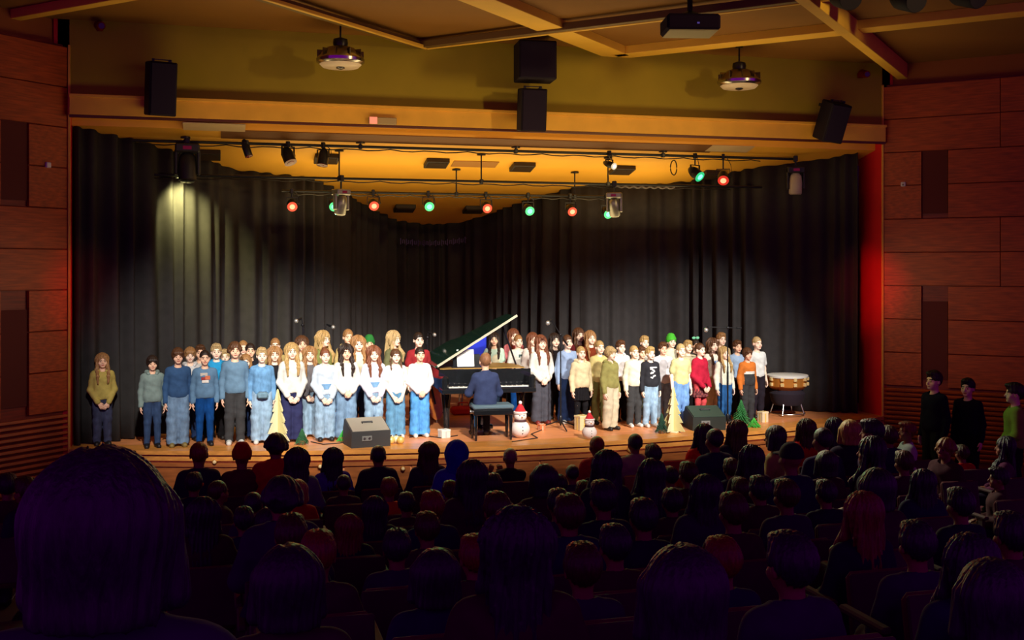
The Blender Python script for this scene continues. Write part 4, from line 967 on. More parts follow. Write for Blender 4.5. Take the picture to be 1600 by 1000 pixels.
# x, y of the head top, depth, turn, pose, skin, hair, hair colour, top, top material, bottom, bottom material, shoes, hood, label
KIDS = [
 (160, 551, .22, 8, 'low', 1, 'long', 'straw', 'sweater', cloth(C(176, 158, 84)), 'straight', denim(C(58, 62, 88)), SHOEB, 1, 'girl in an olive-yellow hoodie standing apart at the curtain end of the choir'),
 (238, 555, F0, 6, 'side', 1, 'fringe', 'dark', 'sweater', cloth(C(122, 140, 136)), 'slim', denim(C(50, 70, 104)), SHOEB, 1, 'boy with dark fringe in a grey-green hoodie and dark blue jeans'),
 (278, 543, F0, 4, 'side', 1, 'fringe', 'brown', 'sweater', cloth(C(52, 82, 122)), 'baggy', JEANS, SHOEK, 0, 'boy in a steel blue sweater, faded jeans and khaki boots'),
 (297, 542, F1 + .1, 0, 'side', 2, 'fringe', 'straw', 'sweater', cloth(C(206, 206, 208)), 'straight', JEAND, SHOEB, 1, 'boy with auburn bowl haircut and pale hood behind the steel blue sweater'),
 (320, 546, F0, 2, 'side', 1, 'crop', 'dark', 'sweater', cloth(C(92, 124, 154)), 'slim', denim(C(14, 66, 130)), SHOEB, 2, 'boy in a blue-grey sweatshirt with colourful chest print and bright blue trousers'),
 (313, 538, F2, 0, 'side', 1, 'short', 'brown', 'sweater', cloth(C(190, 186, 176)), 'straight', BLK, SHOEB, 0, 'brown-haired boy peering over the chest print sweatshirt'),
 (338, 536, F1 + .15, 0, 'side', 2, 'short', 'light', 'coat', cloth(C(38, 140, 196)), 'straight', BLK, SHOEB, 0, 'blond boy in a bright cyan-blue jacket behind the front row'),
 (351, 545, F2, 0, 'side', 2, 'short', 'light', 'sweater', cloth(C(160, 140, 110)), 'straight', BLK, SHOEB, 0, 'small blond child between the cyan jacket and the curly-haired boy'),
 (367, 533, F0, 2, 'side', 1, 'curly', 'brown', 'sweater', cloth(C(98, 128, 154)), 'straight', CHAR, SHOEW, 0, 'curly-haired boy in a dusty blue sweater and black trousers'),
 (380, 531, F3, 0, 'side', 2, 'tied', 'straw', 'sweater', cloth(C(120, 100, 90)), 'straight', BLK, SHOEB, 0, 'ginger girl half hidden behind the curly-haired boy'),
 (391, 535, F2 + .05, 0, 'side', 1, 'tied', 'dark', 'sweater', cloth(C(28, 28, 36)), 'straight', BLK, SHOEB, 0, 'girl with dark tied hair and a black top beside the curly-haired boy'),
 (384, 553, F1, 0, 'side', 2, 'bob', 'straw', 'sweater', cloth(C(62, 140, 214)), 'straight', JEAND, SHOEB, 0, 'small child in a vivid blue top behind the curly-haired boy'),
 (409, 542, F0, 0, 'side', 2, 'short', 'light', 'blouse', denim(C(98, 142, 184)), 'baggy', JEANL, SHOEW, 3, 'blond boy in a denim jacket with a belt bag'),
 (430, 527, F3, -6, 'side', 2, 'tied', 'straw', 'sweater', cloth(C(170, 150, 96)), 'straight', BLK, SHOEB, 0, 'ginger-blond child in the back row above the cream cut-out tree'),
 (429, 541, F1, 0, 'side', 2, 'wavy', 'straw', 'sweater', cloth(C(30, 28, 32)), 'wide', CHAR, SHOEB, 0, 'girl with long ginger hair and a black top above the cream cut-out tree'),
 (456, 535, F0, 2, 'low', 2, 'long', 'blond', 'sweater', WHT, 'wide', NAVY, SHOEB, 0, 'girl with long blond hair in a full white sweater and navy trousers'),
 (472, 524, F2 + .1, 0, 'side', 1, 'long', 'brown', 'sweater', cloth(C(214, 200, 170)), 'straight', BLK, SHOEB, 0, 'brown-haired girl below the first microphone in the back row'),
 (484, 541, F1, 0, 'low', 2, 'wavy', 'straw', 'sweater', cloth(C(96, 92, 96)), 'wide', JEANL, SHOEW, 0, 'girl with ginger hair in a grey cardigan with clasped hands'),
 (506, 517, F3, 35, 'side', 2, 'big', 'blond', 'sweater', cloth(C(120, 124, 70)), 'straight', BLK, SHOEB, 0, 'tall girl with long blond hair looking sideways below the second microphone'),
 (508, 543, F0, 2, 'low', 2, 'bun', 'red', 'sweater', cloth(C(186, 200, 216)), 'baggy', JEANL, SHOEB, 4, 'girl with red hair tied up in a pale blue sweater with hands clasped'),
 (544, 513, F3, 4, 'side', 1, 'tied', 'straw', 'sweater', cloth(C(186, 164, 110)), 'straight', BLK, SHOEB, 1, 'tall girl with tied hair and beige hoodie in the back row'),
 (560, 524, F2, 0, 'side', 2, 'wavy', 'straw', 'sweater', cloth(C(220, 206, 176)), 'straight', JEAND, SHOEB, 0, 'girl with wavy ginger hair and a cream top behind the front row'),
 (541, 537, F0, 2, 'clasp', 1, 'wavy', 'dark', 'sweater', WHT, 'wide', JEANS, SHOEW, 0, 'girl with wavy dark hair in a white sweatshirt behind the grey-topped wedge'),
 (577, 524, F3, -8, 'side', 1, 'beanie', 'green', 'sweater', cloth(C(60, 70, 90)), 'straight', BLK, SHOEB, 0, 'girl in a green knit hat in the back row'),
 (584, 540, F0, 0, 'low', 2, 'wavy', 'red', 'sweater', cloth(C(206, 204, 222)), 'straight', JEANL, SHOEW, 4, 'girl with auburn hair in a pale lavender sweatshirt with a blue triangle'),
 (616, 517, F3 - .1, 40, 'side', 2, 'big', 'light', 'sweater', cloth(C(104, 104, 72)), 'straight', BLK, SHOEB, 0, 'tall girl with very long ash blond hair turned to the piano'),
 (618, 544, F0, 2, 'low', 2, 'braids', 'brown', 'tee', cloth(C(232, 222, 216)), 'wide', denim(C(92, 140, 176)), SHOEW, 0, 'girl with braids in a white T-shirt and wide jeans'),
 (654, 518, F2 + .2, 4, 'side', 2, 'tied', 'dark', 'tee', cloth(C(150, 40, 46)), 'straight', JEAND, SHOEB, 0, 'girl with dark tied hair in a red top behind the white sweatshirt'),
 (656, 541, F0, 2, 'clasp', 1, 'tied', 'dark', 'sweater', cloth(C(232, 226, 230)), 'wide', JEANB, SHOEW, 0, 'girl in a white sweatshirt and bright sky blue jeans next to the piano'),
 (803, 513, 2.2, 0, 'side', 2, 'long', 'red', 'sweater', cloth(C(214, 120, 126)), 'straight', BLK, SHOEB, 0, 'red-haired girl in a pink top behind the piano'),
 (810, 522, 1.75, 2, 'clasp', 2, 'tied', 'straw', 'sweater', WHT, 'straight', denim(C(20, 80, 160)), SHOEW, 5, 'girl in a white sweatshirt with a dark motif standing behind the piano'),
 (833, 519, 1.55, 0, 'side', 2, 'long', 'red', 'sweater', cloth(C(226, 214, 206)), 'straight', BLK, SHOEB, 0, 'red-haired girl in the row behind the white sweatshirt and charcoal trousers'),
 (846, 523, .62, 2, 'clasp', 2, 'long', 'red', 'sweater', WHT, 'wide', cloth(C(70, 70, 80)), C(120, 40, 36), 0, 'girl with long red hair in white sweatshirt and wide charcoal trousers'),
 (867, 520, 1.15, 0, 'side', 2, 'long', 'dark', 'sweater', cloth(C(40, 36, 40)), 'straight', BLK, SHOEB, 0, 'girl with long dark hair dressed in black behind the boom microphone'),
 (887, 522, .58, 2, 'side', 2, 'tied', 'brown', 'sweater', cloth(C(142, 164, 200)), 'wide', JEAND, SHOEW, 0, 'girl in a light blue sweater and dark wide jeans'),
 (905, 512, 1.7, 0, 'side', 2, 'long', 'brown', 'sweater', cloth(C(92, 26, 30)), 'straight', BLK, SHOEB, 0, 'tall brown-haired girl in a maroon top in the back row'),
 (923, 516, 1.3, 0, 'side', 2, 'long', 'straw', 'sweater', cloth(C(110, 44, 22)), 'straight', BLK, SHOEB, 0, 'ginger-haired girl in a rust brown top in the back row'),
 (908, 540, .02, 2, 'side', 2, 'pony', 'blond', 'sweater', cloth(C(214, 198, 160)), 'skirt', (BLK, BLK), SHOEB, 1, 'blond girl in a cream hoodie, black skirt and black tights'),
 (937, 531, .38, 2, 'side', 2, 'crop', 'blond', 'sweater', cloth(C(196, 180, 120)), 'straight', OLV, SHOEB, 0, 'short-haired child in a beige sweatshirt and olive trousers'),
 (954, 541, -.26, 24, 'side', 2, 'fringe', 'light', 'sweater', cloth(C(148, 142, 84)), 'baggy', cloth(C(206, 196, 168)), SHOEB, 1, 'blond child in an olive hoodie and cream cargo trousers looking aside'),
 (970, 531, .62, 4, 'side', 2, 'short', 'brown', 'sweater', cloth(C(230, 226, 226)), 'straight', BLK, SHOEB, 1, 'boy with brown hair in a white hoodie behind the olive hoodie'),
 (991, 539, -.05, 3, 'side', 2, 'crop', 'blond', 'sweater', cloth(C(216, 212, 190)), 'straight', CHAR, SHOEW, 0, 'short-haired blond child in a cream white sweater and dark grey trousers'),
 (1007, 524, 1.2, 0, 'side', 2, 'short', 'blond', 'sweater', WHT, 'straight', BLK, SHOEB, 0, 'tall blond boy in the back row above the black print sweater'),
 (1003, 541, .55, 0, 'side', 1, 'short', 'brown', 'sweater', cloth(C(60, 46, 40)), 'straight', OLV, SHOEB, 0, 'brown-haired child squeezed between the cream white and black print sweaters'),
 (1016, 541, -.12, 4, 'side', 2, 'short', 'blond', 'sweater', cloth(C(40, 40, 46)), 'straight', JEANL, SHOEW, 6, 'boy in a black sweater with a white print and light blue jeans'),
 (1036, 534, .48, -4, 'side', 1, 'short', 'brown', 'coat', cloth(C(224, 224, 232)), 'straight', JEANL, SHOEW, 0, 'dark-haired boy in a white jacket behind the cream cut-out tree'),
 (1049, 522, 1.05, 0, 'side', 2, 'beanie', 'lime', 'sweater', cloth(C(212, 206, 180)), 'straight', BLK, SHOEB, 0, 'blond child in a bright green beret in the back row'),
 (1064, 536, -.16, -2, 'side', 2, 'pony', 'light', 'tee', cloth(C(200, 194, 140)), 'straight', denim(C(110, 150, 204)), SHOEB, 0, 'blond girl in a pale yellow-green T-shirt and blue jeans'),
 (1075, 531, .62, 0, 'side', 2, 'short', 'blond', 'sweater', cloth(C(190, 180, 150)), 'straight', BLK, SHOEB, 0, 'blond boy between the yellow-green T-shirt and the red sweatshirt'),
 (1094, 535, -.12, 22, 'low', 2, 'tied', 'brown', 'sweater', cloth(C(168, 28, 54)), 'skirt', (TARTAN, cloth(C(200, 74, 78))), SHOEB, 0, 'girl in a crimson sweatshirt, checked skirt and pink tights'),
 (1087, 529, 1.0, 0, 'side', 1, 'bun', 'dark', 'sweater', cloth(C(60, 60, 60)), 'straight', BLK, SHOEB, 7, 'dark-haired girl with a mint green bow in the back row'),
 (1114, 528, .45, 4, 'side', 2, 'wavy', 'brown', 'tee', cloth(C(226, 218, 206)), 'straight', cloth(C(206, 184, 130)), SHOEW, 8, 'girl with long brown hair in a white T-shirt with blue print and beige trousers'),
 (1127, 519, 1.15, 0, 'side', 2, 'short', 'straw', 'sweater', cloth(C(200, 180, 140)), 'straight', BLK, SHOEB, 0, 'tall ginger-blond boy in the back row behind the boom microphone'),
 (1132, 541, -.14, 4, 'side', 2, 'long', 'blond', 'blouse', cloth(C(222, 224, 206)), 'straight', denim(C(42, 92, 150)), SHOEW, 9, 'blond girl in a white blouse and blue jeans'),
 (1152, 531, .62, 0, 'side', 1, 'short', 'brown', 'blouse', cloth(C(150, 174, 206)), 'straight', BLK, SHOEB, 0, 'dark-haired child in a pale blue shirt behind the orange sweater'),
 (1168, 543, -.1, 4, 'side', 1, 'fringe', 'brown', 'sweater', cloth(C(206, 116, 48)), 'straight', CHAR, SHOEB, 10, 'boy in an orange, white and charcoal colour-block sweater'),
 (1183, 525, .40, 4, 'side', 2, 'crop', 'light', 'tee', cloth(C(216, 220, 220)), 'straight', cloth(C(36, 30, 40)), SHOEB, 0, 'blond boy in a white T-shirt at the far end of the choir'),
]
HB['green'] = C(40, 110, 50); HB['lime'] = C(70, 170, 50)
def extras(r, n, tm0):
    def part(nm, mb, m, smooth=False): return mb.build(nm, m, r, smooth)
    if n == 2:
        for i, (dx, dz, w, hh, c) in enumerate(((-.02, 1.09, .11, .05, (190, 180, 170)), (.03, 1.04, .08, .06, (200, 110, 80)), (-.03, 1.03, .06, .05, (150, 60, 60)), (.0, .985, .10, .04, (220, 214, 206)))):
            part('chest_print', MB().box((dx, -.108 - .002 * i, dz), (w, .014, hh), bev=.004), cloth(C(*c)))
    if n == 3:
        part('belt_bag', MB().box((.0, -.135, .74), (.17, .07, .10), bev=.025), denim(C(104, 132, 150)), True); part('belt', MB().lathe([(.135, .765), (.14, .775), (.135, .795)], 20, Matrix.Diagonal((1, .85, 1, 1))), BLACK)
    if n == 4: part('chest_motif', MB().prism([(-.075, .90), (.075, .90), (.03, .82), (-.03, .82)], .112, .124, Matrix(((1, 0, 0, 0), (0, 0, -1, 0), (0, 1, 0, 0), (0, 0, 0, 1)))), denim(C(110, 150, 190)))
    if n == 5: part('chest_motif', MB().box((.0, -.112, 1.085), (.07, .014, .035), bev=.004).box((-.02, -.112, 1.06), (.03, .014, .03)), cloth(C(70, 90, 92)))
    if n == 6:
        b = MB()
        for i in range(9): b.box((-.05 + .022 * (i % 4) + .01 * (i // 4), -.112, 1.06 - .045 * (i // 2) + .012 * (i % 3)), (.03 + .01 * (i % 3), .014, .026), (0, .3 * (i % 3 - 1), 0))
        b.box((0, -.112, 1.085), (.14, .014, .022))
        part('white_print', b, cloth(C(214, 216, 220)))
    if n == 7:
        b = MB()
        for e in (-1, 1): b.ball((e * .04, .0, 1.475), .034, 10, 8, (1.2, .5, .8))
        part('bow', b, cloth(C(120, 200, 160)), True)
    if n == 8: part('chest_print', MB().box((-.02, -.106, 1.03), (.045, .012, .06), bev=.003).box((.035, -.106, 1.03), (.045, .012, .06), bev=.003), cloth(C(110, 140, 190)))
    if n == 9: part('placket', MB().box((.0, -.112, .93), (.05, .012, .34), bev=.003), cloth(C(170, 178, 172)))
    if n == 10:                                   # colour blocks knitted into the sweater itself
        o = [c for c in r.children if c.name.startswith('sweater')][0]; me = o.data.copy(); o.data = me
        me.materials.append(cloth(C(226, 222, 214))); me.materials.append(CHAR)
        co = np.empty(len(me.vertices) * 3, np.float32); me.vertices.foreach_get('co', co); co = co.reshape(-1, 3)
        li = np.empty(len(me.loops), np.int32); me.loops.foreach_get('vertex_index', li); c = co[li.reshape(-1, 4)].mean(1)
        tr = np.abs(c[:, 0]) < .122 - .02 * (c[:, 2] > .98)
        me.polygons.foreach_set('material_index', np.where(tr & (c[:, 2] < .955), 2, np.where(tr & (c[:, 2] < 1.005), 1, 0)).astype(np.int32))
        o.material_slots[0].link = 'OBJECT'; o.material_slots[0].material = tm0
for i, (x, y, Y, turn, ps, sk, hs, hc, tk, tm, bk, bm_, sh, ex, lb) in enumerate(KIDS):
    p = px(x, y, Y=Y); sc = (p.z - STAGE) / 1.462
    if not .82 < sc < 1.16: print('kid size', i, lb, round(sc * 1.46, 2))
    r = figure('person', lb, (p.x, Y, STAGE), R(turn + 3), sc, ps, SK[sk], hs, HB[hc], tk, tm, bk, bm_, sh, group='the choir of schoolchildren', hood_m=tm if ex == 1 else None)
    if ex > 1: extras(r, ex, tm)
# woman behind the piano, one hand on its rim
p = px(772, 519, Y=2.0); sc = (p.z - STAGE) / 1.462
r = figure('person', 'woman with dark hair in a mint and white T-shirt standing behind the piano', (p.x, 2.0, STAGE), R(-12), sc, 'lean', SK[1], 'long', HB['dark'], 'tee', cloth(C(190, 216, 200)), 'straight', denim(C(46, 66, 92)), SHOEB)
MB().ball((.03, -.105, .98), .075, 14, 10, (1, .25, 1.2)).build('chest_motif', cloth(C(226, 220, 190)), r, True)
# the pianist, seen from behind
p = px(758, 549, Y=-.62); sc = (p.z - STAGE) / 1.185
r = figure('person', 'pianist with short greying ginger hair in a navy sweater, seen from behind at the piano', (p.x, -.62, STAGE), R(178), sc, 'piano', SK[1], 'crop', C(140, 96, 66), 'sweater', cloth(C(52, 62, 96)), 'slim', BLK, SHOEB)
MB().lathe([(.052, .885), (.060, .90), (.056, .925)], 18, Matrix.Translation((0, .012, 0))).build('shirt_collar', WHT, r, True)

# ------------------------------------------------------------------ the audience on raked theatre seats
SEATC = mat('seat_cloth', (.10, .009, .022), .9, noise=.15, scale=25); SEATB = mat('seat_back_wood', (.045, .010, .020), .8, noise=.2, scale=6)
def seat_meshes():
    a = MB(); a.box((0, .02, .345), (.46, .44, .09), bev=.03); cu_ = a.mesh('cushion', True)
    a = MB(); a.box((0, -.245, .59), (.46, .07, .38), (R(-9), 0, 0), bev=.03); bk = a.mesh('backrest', True)
    a = MB(); a.box((0, -.29, .58), (.47, .022, .40), (R(-9), 0, 0), bev=.008); sh = a.mesh('back_shell')
    a = MB(); a.box((0, -.0, .60), (.05, .36, .035), bev=.01); a.box((0, -.10, .42), (.035, .06, .36)); ar = a.mesh('armrest')
    a = MB(); a.box((0, -.12, .20), (.06, .10, .40), bev=.008); a.box((0, -.10, .012), (.16, .26, .024), bev=.006); lg = a.mesh('pedestal')
    return cu_, bk, sh, ar, lg
SM = seat_meshes()
def seat(p, label, shell=None):
    t = thing('theatre_seat', label, 'seat', p, 0, 'rows of theatre seats')
    for nm, me, m, dx in (('cushion', SM[0], SEATC, 0), ('backrest', SM[1], SEATC, 0), ('back_shell', SM[2], shell or SEATB, 0), ('armrest', SM[3], SEATB, -.27), ('armrest', SM[3], SEATB, .27), ('pedestal', SM[4], BLKM, 0)):
        o = link(nm, me, m, t, (dx, 0, 0))
DK = [C(54, 24, 66), C(38, 24, 64), C(64, 22, 48), C(34, 22, 50), C(62, 28, 42)]  # dark clothes tinted violet to carry the veiling glare over the audience
K = {'k': C(38, 24, 44), 'b': C(62, 36, 26), 'l': C(150, 112, 60), 'a': C(110, 66, 34), 'r': C(112, 44, 26), 'g': C(120, 100, 80)}  # black hair takes the same violet glare in its colour
# x, y of the head top, width, hair style, hair colour, top colour or None, label
AUD = [
 (158, 662, 262, 'bob', 'k', None, 'huge close head with dark bobbed hair and a pale rim, nearest of all spectators'),
 (311, 685, 29, 'tied', 'r', (30, 22, 40), 'ginger spectator with tied hair in front of the stage under the chest print boy'),
 (378, 689, 26, 'beanie', 'R', (60, 16, 30), 'spectator in a red knit hat below the curly-haired boy'),
 (420, 672, 30, 'curly', 'k', (130, 14, 20), 'dark curly-haired spectator in a red sweater below the cream cut-out tree'),
 (463, 694, 28, 'long', 'k', (62, 74, 78), 'long-haired spectator in a grey-green top below the white sweater girl'),
 (519, 695, 26, 'long', 'k', (54, 26, 110), 'long-haired spectator in a violet top beside the grey-topped wedge'),
 (591, 691, 21, 'crop', 'k', (30, 18, 40), 'short-haired spectator in a dark jacket below the girl with braids'),
 (537, 737, 27, 'crop', 'k', None, 'short-haired spectator behind the violet top'),
 (303, 734, 25, 'short', 'k', None, 'spectator with a yellow hair clip just beyond the huge close head'),
 (342, 745, 30, 'tied', 'b', None, 'spectator with lit ear turned aside beyond the huge close head'),
 (395, 763, 28, 'crop', 'k', None, 'short-haired spectator two rows behind the red knit hat'),
 (381, 787, 37, 'short', 'k', None, 'spectator with rounded dark hair in the row of three, first one'),
 (420, 787, 40, 'bob', 'k', None, 'spectator with rounded dark bob in the row of three, middle one'),
 (455, 795, 42, 'short', 'b', None, 'spectator with brown hair and lit edge in the row of three, last one'),
 (318, 770, 46, 'long', 'k', None, 'long-haired spectator with a lit neck right of the huge close head'),
 (440, 735, 40, 'curly', 'k', None, 'big dark curly head behind the red sweater'),
 (464, 745, 27, 'bob', 'l', (120, 20, 16), 'blond spectator in a red top beside the big dark curly head'),
 (497, 820, 46, 'short', 'r', None, 'reddish head low between the rounded heads and the lit long-haired one'),
 (545, 797, 47, 'long', 'a', None, 'long-haired spectator with brightly lit crown and shoulder, below the violet top'),
 (608, 742, 30, 'short', 'a', (140, 66, 22), 'light-haired spectator in an orange-brown top behind the short-haired dark jacket'),
 (669, 686, 29, 'long', 'b', None, 'long brown-haired spectator below the sky blue jeans'),
 (713, 684, 31, 'hijab', 'B', (34, 20, 120), 'spectator in a royal blue headscarf in front of the piano'),
 (735, 712, 39, 'long', 'k', None, 'long dark-haired spectator behind the royal blue headscarf'),
 (797, 696, 23, 'crop', 'g', (24, 18, 26), 'short-haired spectator holding up a phone below the snowman'),
 (850, 720, 34, 'bob', 'k', None, 'dark bobbed head below the tripod of the boom microphone'),
 (894, 722, 25, 'crop', 'k', None, 'small dark head beside the long-haired woman near the stage front'),
 (874, 738, 29, 'short', 'k', None, 'head with thin lit crown between the dark bob and the small dark head'),
 (932, 677, 21, 'crop', 'r', (120, 24, 26), 'slim short-haired spectator in a dark red top below the small snowman'),
 (945, 697, 40, 'long', 'k', None, 'woman with long dark hair behind the slim dark red spectator'),
 (703, 747, 30, 'short', 'b', None, 'head with lit crown two rows behind the royal blue headscarf'),
 (770, 735, 37, 'short', 'k', None, 'dark head behind the spectator holding up a phone'),
 (675, 761, 45, 'short', 'r', None, 'rounded reddish head with lit crown, upper of two in line'),
 (667, 794, 56, 'short', 'b', None, 'rounded head with yellow-lit crown, lower of two in line'),
 (776, 762, 50, 'short', 'b', None, 'head with thin red rim peeping over the big central silhouette'),
 (806, 776, 92, 'long', 'k', None, 'big central silhouette with long straight dark hair'),
 (872, 758, 35, 'short', 'k', None, 'dark head right behind the one with a thin lit crown'),
 (889, 765, 46, 'short', 'b', None, 'head with lit outline beside the big central silhouette'),
 (912, 747, 32, 'short', 'b', None, 'brown head just behind the woman with long dark hair, nearer the centre'),
 (942, 744, 40, 'short', 'k', None, 'dark head directly behind the woman with long dark hair'),
 (742, 828, 34, 'short', 'r', None, 'small lit reddish head tucked beside the big central silhouette'),
 (910, 839, 84, 'short', 'b', None, 'round head with a bright thin arc of light, low at the centre'),
 (680, 848, 88, 'bob', 'k', None, 'broad dark bobbed head near the camera, under the yellow-lit crown'),
 (992, 673, 23, 'crop', 'k', (106, 98, 84), 'short-haired man in grey in a brown-backed front seat'),
 (1016, 711, 40, 'long', 'k', None, 'long dark-haired spectator behind the man in grey'),
 (1098, 658, 24, 'long', 'k', (150, 14, 18), 'dark-haired spectator in a bright red top before the dark wedge'),
 (1116, 664, 24, 'crop', 'k', (26, 20, 44), 'dark-jacketed spectator with cropped hair beside the bright red top'),
 (1150, 652, 31, 'long', 'b', None, 'spectator with long brown hair below the white blouse girl'),
 (1210, 661, 28, 'bob', 'k', (110, 92, 58), 'spectator with lit cheek and beige top below the kettledrum'),
 (1258, 650, 26, 'long', 'b', (140, 16, 20), 'long brown-haired spectator in red before the end of the stage edge'),
 (1075, 717, 28, 'short', 'b', None, 'head with lit ear behind the bright red top'),
 (1047, 725, 25, 'short', 'k', None, 'small dark head between two long-haired spectators right of centre'),
 (1142, 712, 28, 'short', 'b', None, 'brown head behind the dark-jacketed spectator'),
 (1172, 690, 34, 'long', 'k', None, 'spectator with long dark hair behind the long brown-haired one'),
 (1157, 742, 30, 'short', 'b', None, 'head with lit crown behind the brown head'),
 (1187, 738, 36, 'short', 'k', None, 'dark head two rows behind the beige top'),
 (1228, 743, 43, 'short', 'b', None, 'dark head with a pale lit crown under the spectator in a peaked cap'),
 (1235, 685, 48, 'cap', 'k', None, 'tall spectator in a dark peaked cap at the end of a row'),
 (1050, 758, 36, 'short', 'k', None, 'dark head under the small dark head right of centre'),
 (1005, 772, 70, 'short', 'k', None, 'large dark head with a bright rim on one side'),
 (1145, 763, 56, 'short', 'b', None, 'large brown head with a lit temple right of centre'),
 (1100, 735, 45, 'long', 'k', None, 'long dark-haired spectator behind the head with lit ear'),
 (1285, 662, 24, 'crop', 'k', None, 'cropped dark head beside the long brown-haired spectator in red'),
 (1310, 648, 22, 'long', 'k', None, 'tall long-haired dark figure before the broad red jamb'),
 (1327, 652, 20, 'bob', 'l', None, 'blond head lit from the stage before the broad red jamb'),
 (1341, 656, 19, 'crop', 'k', None, 'narrow dark head between the blond head and the broad red jamb'),
 (1362, 650, 23, 'short', 'k', None, 'dark head with lit cheek under the foot of the broad red jamb'),
 (1388, 661, 26, 'short', 'b', None, 'brown head at the edge of the wood side wall'),
 (1417, 655, 27, 'short', 'r', (120, 116, 124), 'reddish-haired spectator in a pale grey top below the wall slats'),
 (1360, 676, 31, 'long', 'k', None, 'dark long-haired head one row behind the lit cheek'),
 (1477, 680, 28, 'curly', 'a', None, 'curly light brown head turned back in the side block'),
 (1503, 692, 27, 'short', 'b', (130, 12, 16), 'spectator with a bright red sleeve in the side block'),
 (1570, 678, 28, 'long', 'k', (60, 20, 50), 'dark-haired spectator with pink-lit cheek by the wall'),
 (1368, 725, 56, 'bob', 'k', None, 'large dark bob right behind the dark long-haired head'),
 (1345, 760, 92, 'long', 'a', None, 'near silhouette with a long golden strand of lit hair'),
 (1547, 860, 96, 'bob', 'k', None, 'near dark bob with a faint red rim at the lower corner'),
 (1065, 836, 116, 'bob', 'k', None, 'very large dark bob near the camera, right of centre'),
 (1128, 830, 64, 'short', 'r', None, 'reddish-rimmed dark head beside the very large dark bob'),
 (450, 838, 110, 'bob', 'k', None, 'very large dark bob near the camera under the row of three'),
 (40, 740, 36, 'short', 'b', None, 'small head with lit cheek by the left wall slats'),
 (12, 735, 34, 'short', 'k', None, 'dark head at the edge below the left wall slats'),
 (620, 820, 50, 'short', 'k', None, 'dark head between the long-haired lit one and the yellow-lit crown'),
 (1440, 728, 38, 'long', 'k', None, 'long dark-haired spectator below the curly light brown head'),
 (1412, 700, 28, 'short', 'b', None, 'brown head behind the pale grey top'),
 (1500, 756, 46, 'short', 'k', None, 'dark head below the bright red sleeve'),
 (1560, 726, 36, 'short', 'k', None, 'dark head behind the pink-lit cheek'),
 (1432, 806, 62, 'short', 'k', None, 'dark head beside the golden strand of lit hair'),
 (1512, 822, 66, 'long', 'k', None, 'long dark hair beyond the near dark bob at the corner'),
 (1580, 792, 52, 'short', 'k', None, 'dark head by the wall above the near dark bob at the corner'),
 (1290, 745, 40, 'short', 'k', None, 'dark head between the pale lit crown and the large dark bob'),
 (1290, 700, 30, 'bob', 'k', None, 'dark bob behind the cropped dark head'),
 (1235, 820, 72, 'short', 'k', None, 'dark head between the reddish rim and the golden strand'),
 (240, 735, 28, 'short', 'k', None, 'dark head half hidden behind the huge close head'),
 (635, 765, 34, 'short', 'k', None, 'dark head beside the rounded reddish head'),
 (585, 770, 36, 'long', 'k', None, 'long dark hair behind the orange-brown top'),
 (960, 812, 58, 'short', 'k', None, 'dark head between the bright arc and the bright-rimmed large head'),
 (1020, 690, 24, 'short', 'k', None, 'small dark head low in the front row beside the man in grey'),
]
K['R'] = C(150, 16, 22); K['B'] = C(24, 26, 150)
used = []
def place_aud(x, y, w):
    best = None
    d0 = .222 * F / w
    for i, (ry, rz_) in enumerate(zip(ROW_Y, ROW_Z)):
        p = px(x, y, Y=ry); c, s = math.cos(YAW), math.sin(YAW)
        d = (p.x - CAM.x) * s + (p.y - CAM.y) * c
        h = p.z - rz_
        if d < .6: continue
        sc = h / 1.205
        cost = abs(math.log(d / d0)) * 3.2 + 14 * max(0, .90 - sc) + 14 * max(0, sc - 1.16) + abs(sc - 1.04)
        for (qi, qx) in used:
            if qi == i and abs(qx - p.x) < .48: cost += 5 * (.48 - abs(qx - p.x)) / .5 + .2
        if best is None or cost < best[0]: best = (cost, i, p, sc, d)
    return best
order = sorted(range(len(AUD)), key=lambda i: AUD[i][2] if i else 0)
SHORT = []
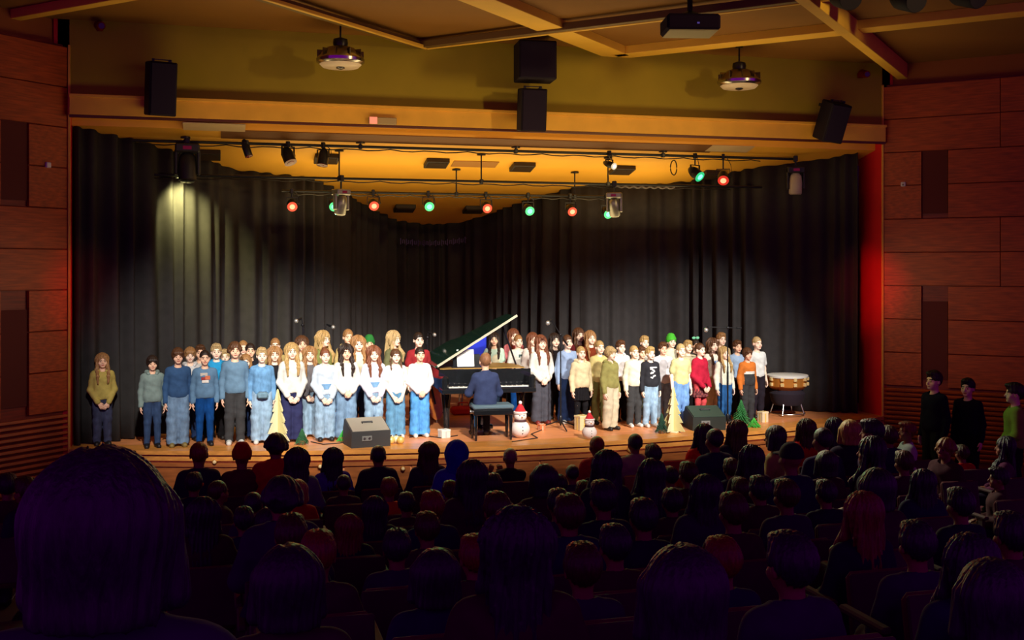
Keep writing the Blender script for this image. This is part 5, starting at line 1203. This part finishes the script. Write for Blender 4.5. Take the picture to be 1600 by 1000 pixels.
for n_, i in enumerate(order):
    x, y, w, hs, hc, tc, lb = AUD[i]
    cost, row, p, sc, d = place_aud(x, y, w)
    if i == 0: row = 12; p = px(160, 674, Y=ROW_Y[12] + .16); sc = .94
    sc0 = sc; sc = max(.82, min(1.24, sc))
    if cost > 1.6 or sc != sc0: print('aud', lb[:40], 'cost %.2f row %d sc %.2f d %.1f want %.1f' % (cost, row, sc0, d, .222 * F / w))
    for (qi, qx) in used:
        if qi == row and abs(qx - p.x) < .40: p.x += (.40 - abs(qx - p.x)) * (1 if p.x > qx else -1) * .8
    used.append((row, p.x))
    z = p.z - 1.205 * sc
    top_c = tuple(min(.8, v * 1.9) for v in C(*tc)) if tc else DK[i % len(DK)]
    turn = 180 + (i * 37 % 17) - 8 + next((v for k_, v in (('turned aside', -60), ('turned back', 110), ('lit cheek', 48), ('pale grey top below the wall', 65), ('pink-lit cheek', 70)) if k_ in lb), 0)
    r = figure('person', lb, (p.x, p.y, max(z, ROW_Z[row] - .02)), R(turn), sc, 'hold' if 'holding up' in lb else 'seated', C(120, 72, 56), hs, K[hc], 'coat' if i % 3 == 0 else 'sweater', cloth(top_c), 'straight', cloth(DK[(i + 2) % 5]), SHOEB, group='the seated audience'); r.scale.x *= 1.10  # skin colour darkened so that necks stay dim in the unlit hall
    if 'hair clip' in lb: MB().box((-.082, .035, 1.335 - .28), (.016, .05, .03), (0, 0, .3), bev=.006).build('hair_clip', mat('clip_yellow', (.85, .60, .02), .4), r)
    if 'holding up' in lb: HOLDER = (r, sc)
    words_ = lb.split()
    sl = 'theatre seat under the ' + ' '.join(words_[:11]).rstrip(',')
    seat((p.x, p.y, ROW_Z[row]), sl, mat('seat_back_brown', (.26, .09, .03), .45) if 'man in grey in' in lb else None)
# an empty red seat and a phone
p = px(1050, 705, Y=ROW_Y[0]); seat((p.x, ROW_Y[0], ROW_Z[0] + .16), 'empty bright red theatre seat between the man in grey and the bright red top', mat('seat_back_red', (.45, .012, .012), .6))
r, sc = HOLDER; p = r.location + Matrix.Rotation(r.rotation_euler.z, 3, 'Z') @ (Vector((.13 * 1.1, -.355, .905)) * sc)
t = thing('phone', 'phone held up toward the stage below the piano bench', 'phone', p, r.rotation_euler.z - R(180)); t.rotation_euler.x = R(10)
MB().box((0, 0, 0), (.12, .009, .065), bev=.003).build('case', BLACK, t); MB().box((0, -.005, 0), (.11, .002, .056)).build('screen', mat('phone_screen', (.3, .22, .14), .2, emit=(.8, .6, .4), strength=.12), t)
# people standing in the side aisle
for x, y, Y, turn, hs, hc, tc, lb in ((1459, 578, -1.7, 100, 'short', 'dark', (22, 16, 34), 'man in dark clothes standing in the side aisle facing the stage, nearest the jamb'),
        (1512, 590, -1.9, 120, 'short', 'black', (20, 14, 32), 'person in dark clothes standing behind the man in the side aisle'),
        (1585, 597, -3.1, 60, 'short', 'dark', (128, 150, 58), 'person in a lime green sweater standing by the wood side wall')):
    p = px(x, y, Y=Y); sc = (p.z - .02) / 1.462
    figure('person', lb, (p.x, Y, 0.02), R(180 + turn), sc, 'clasp' if 'lime' in lb else 'side', SK[1], hs, HB[hc], 'sweater', cloth(C(*tc)), 'straight', BLK, SHOEB)
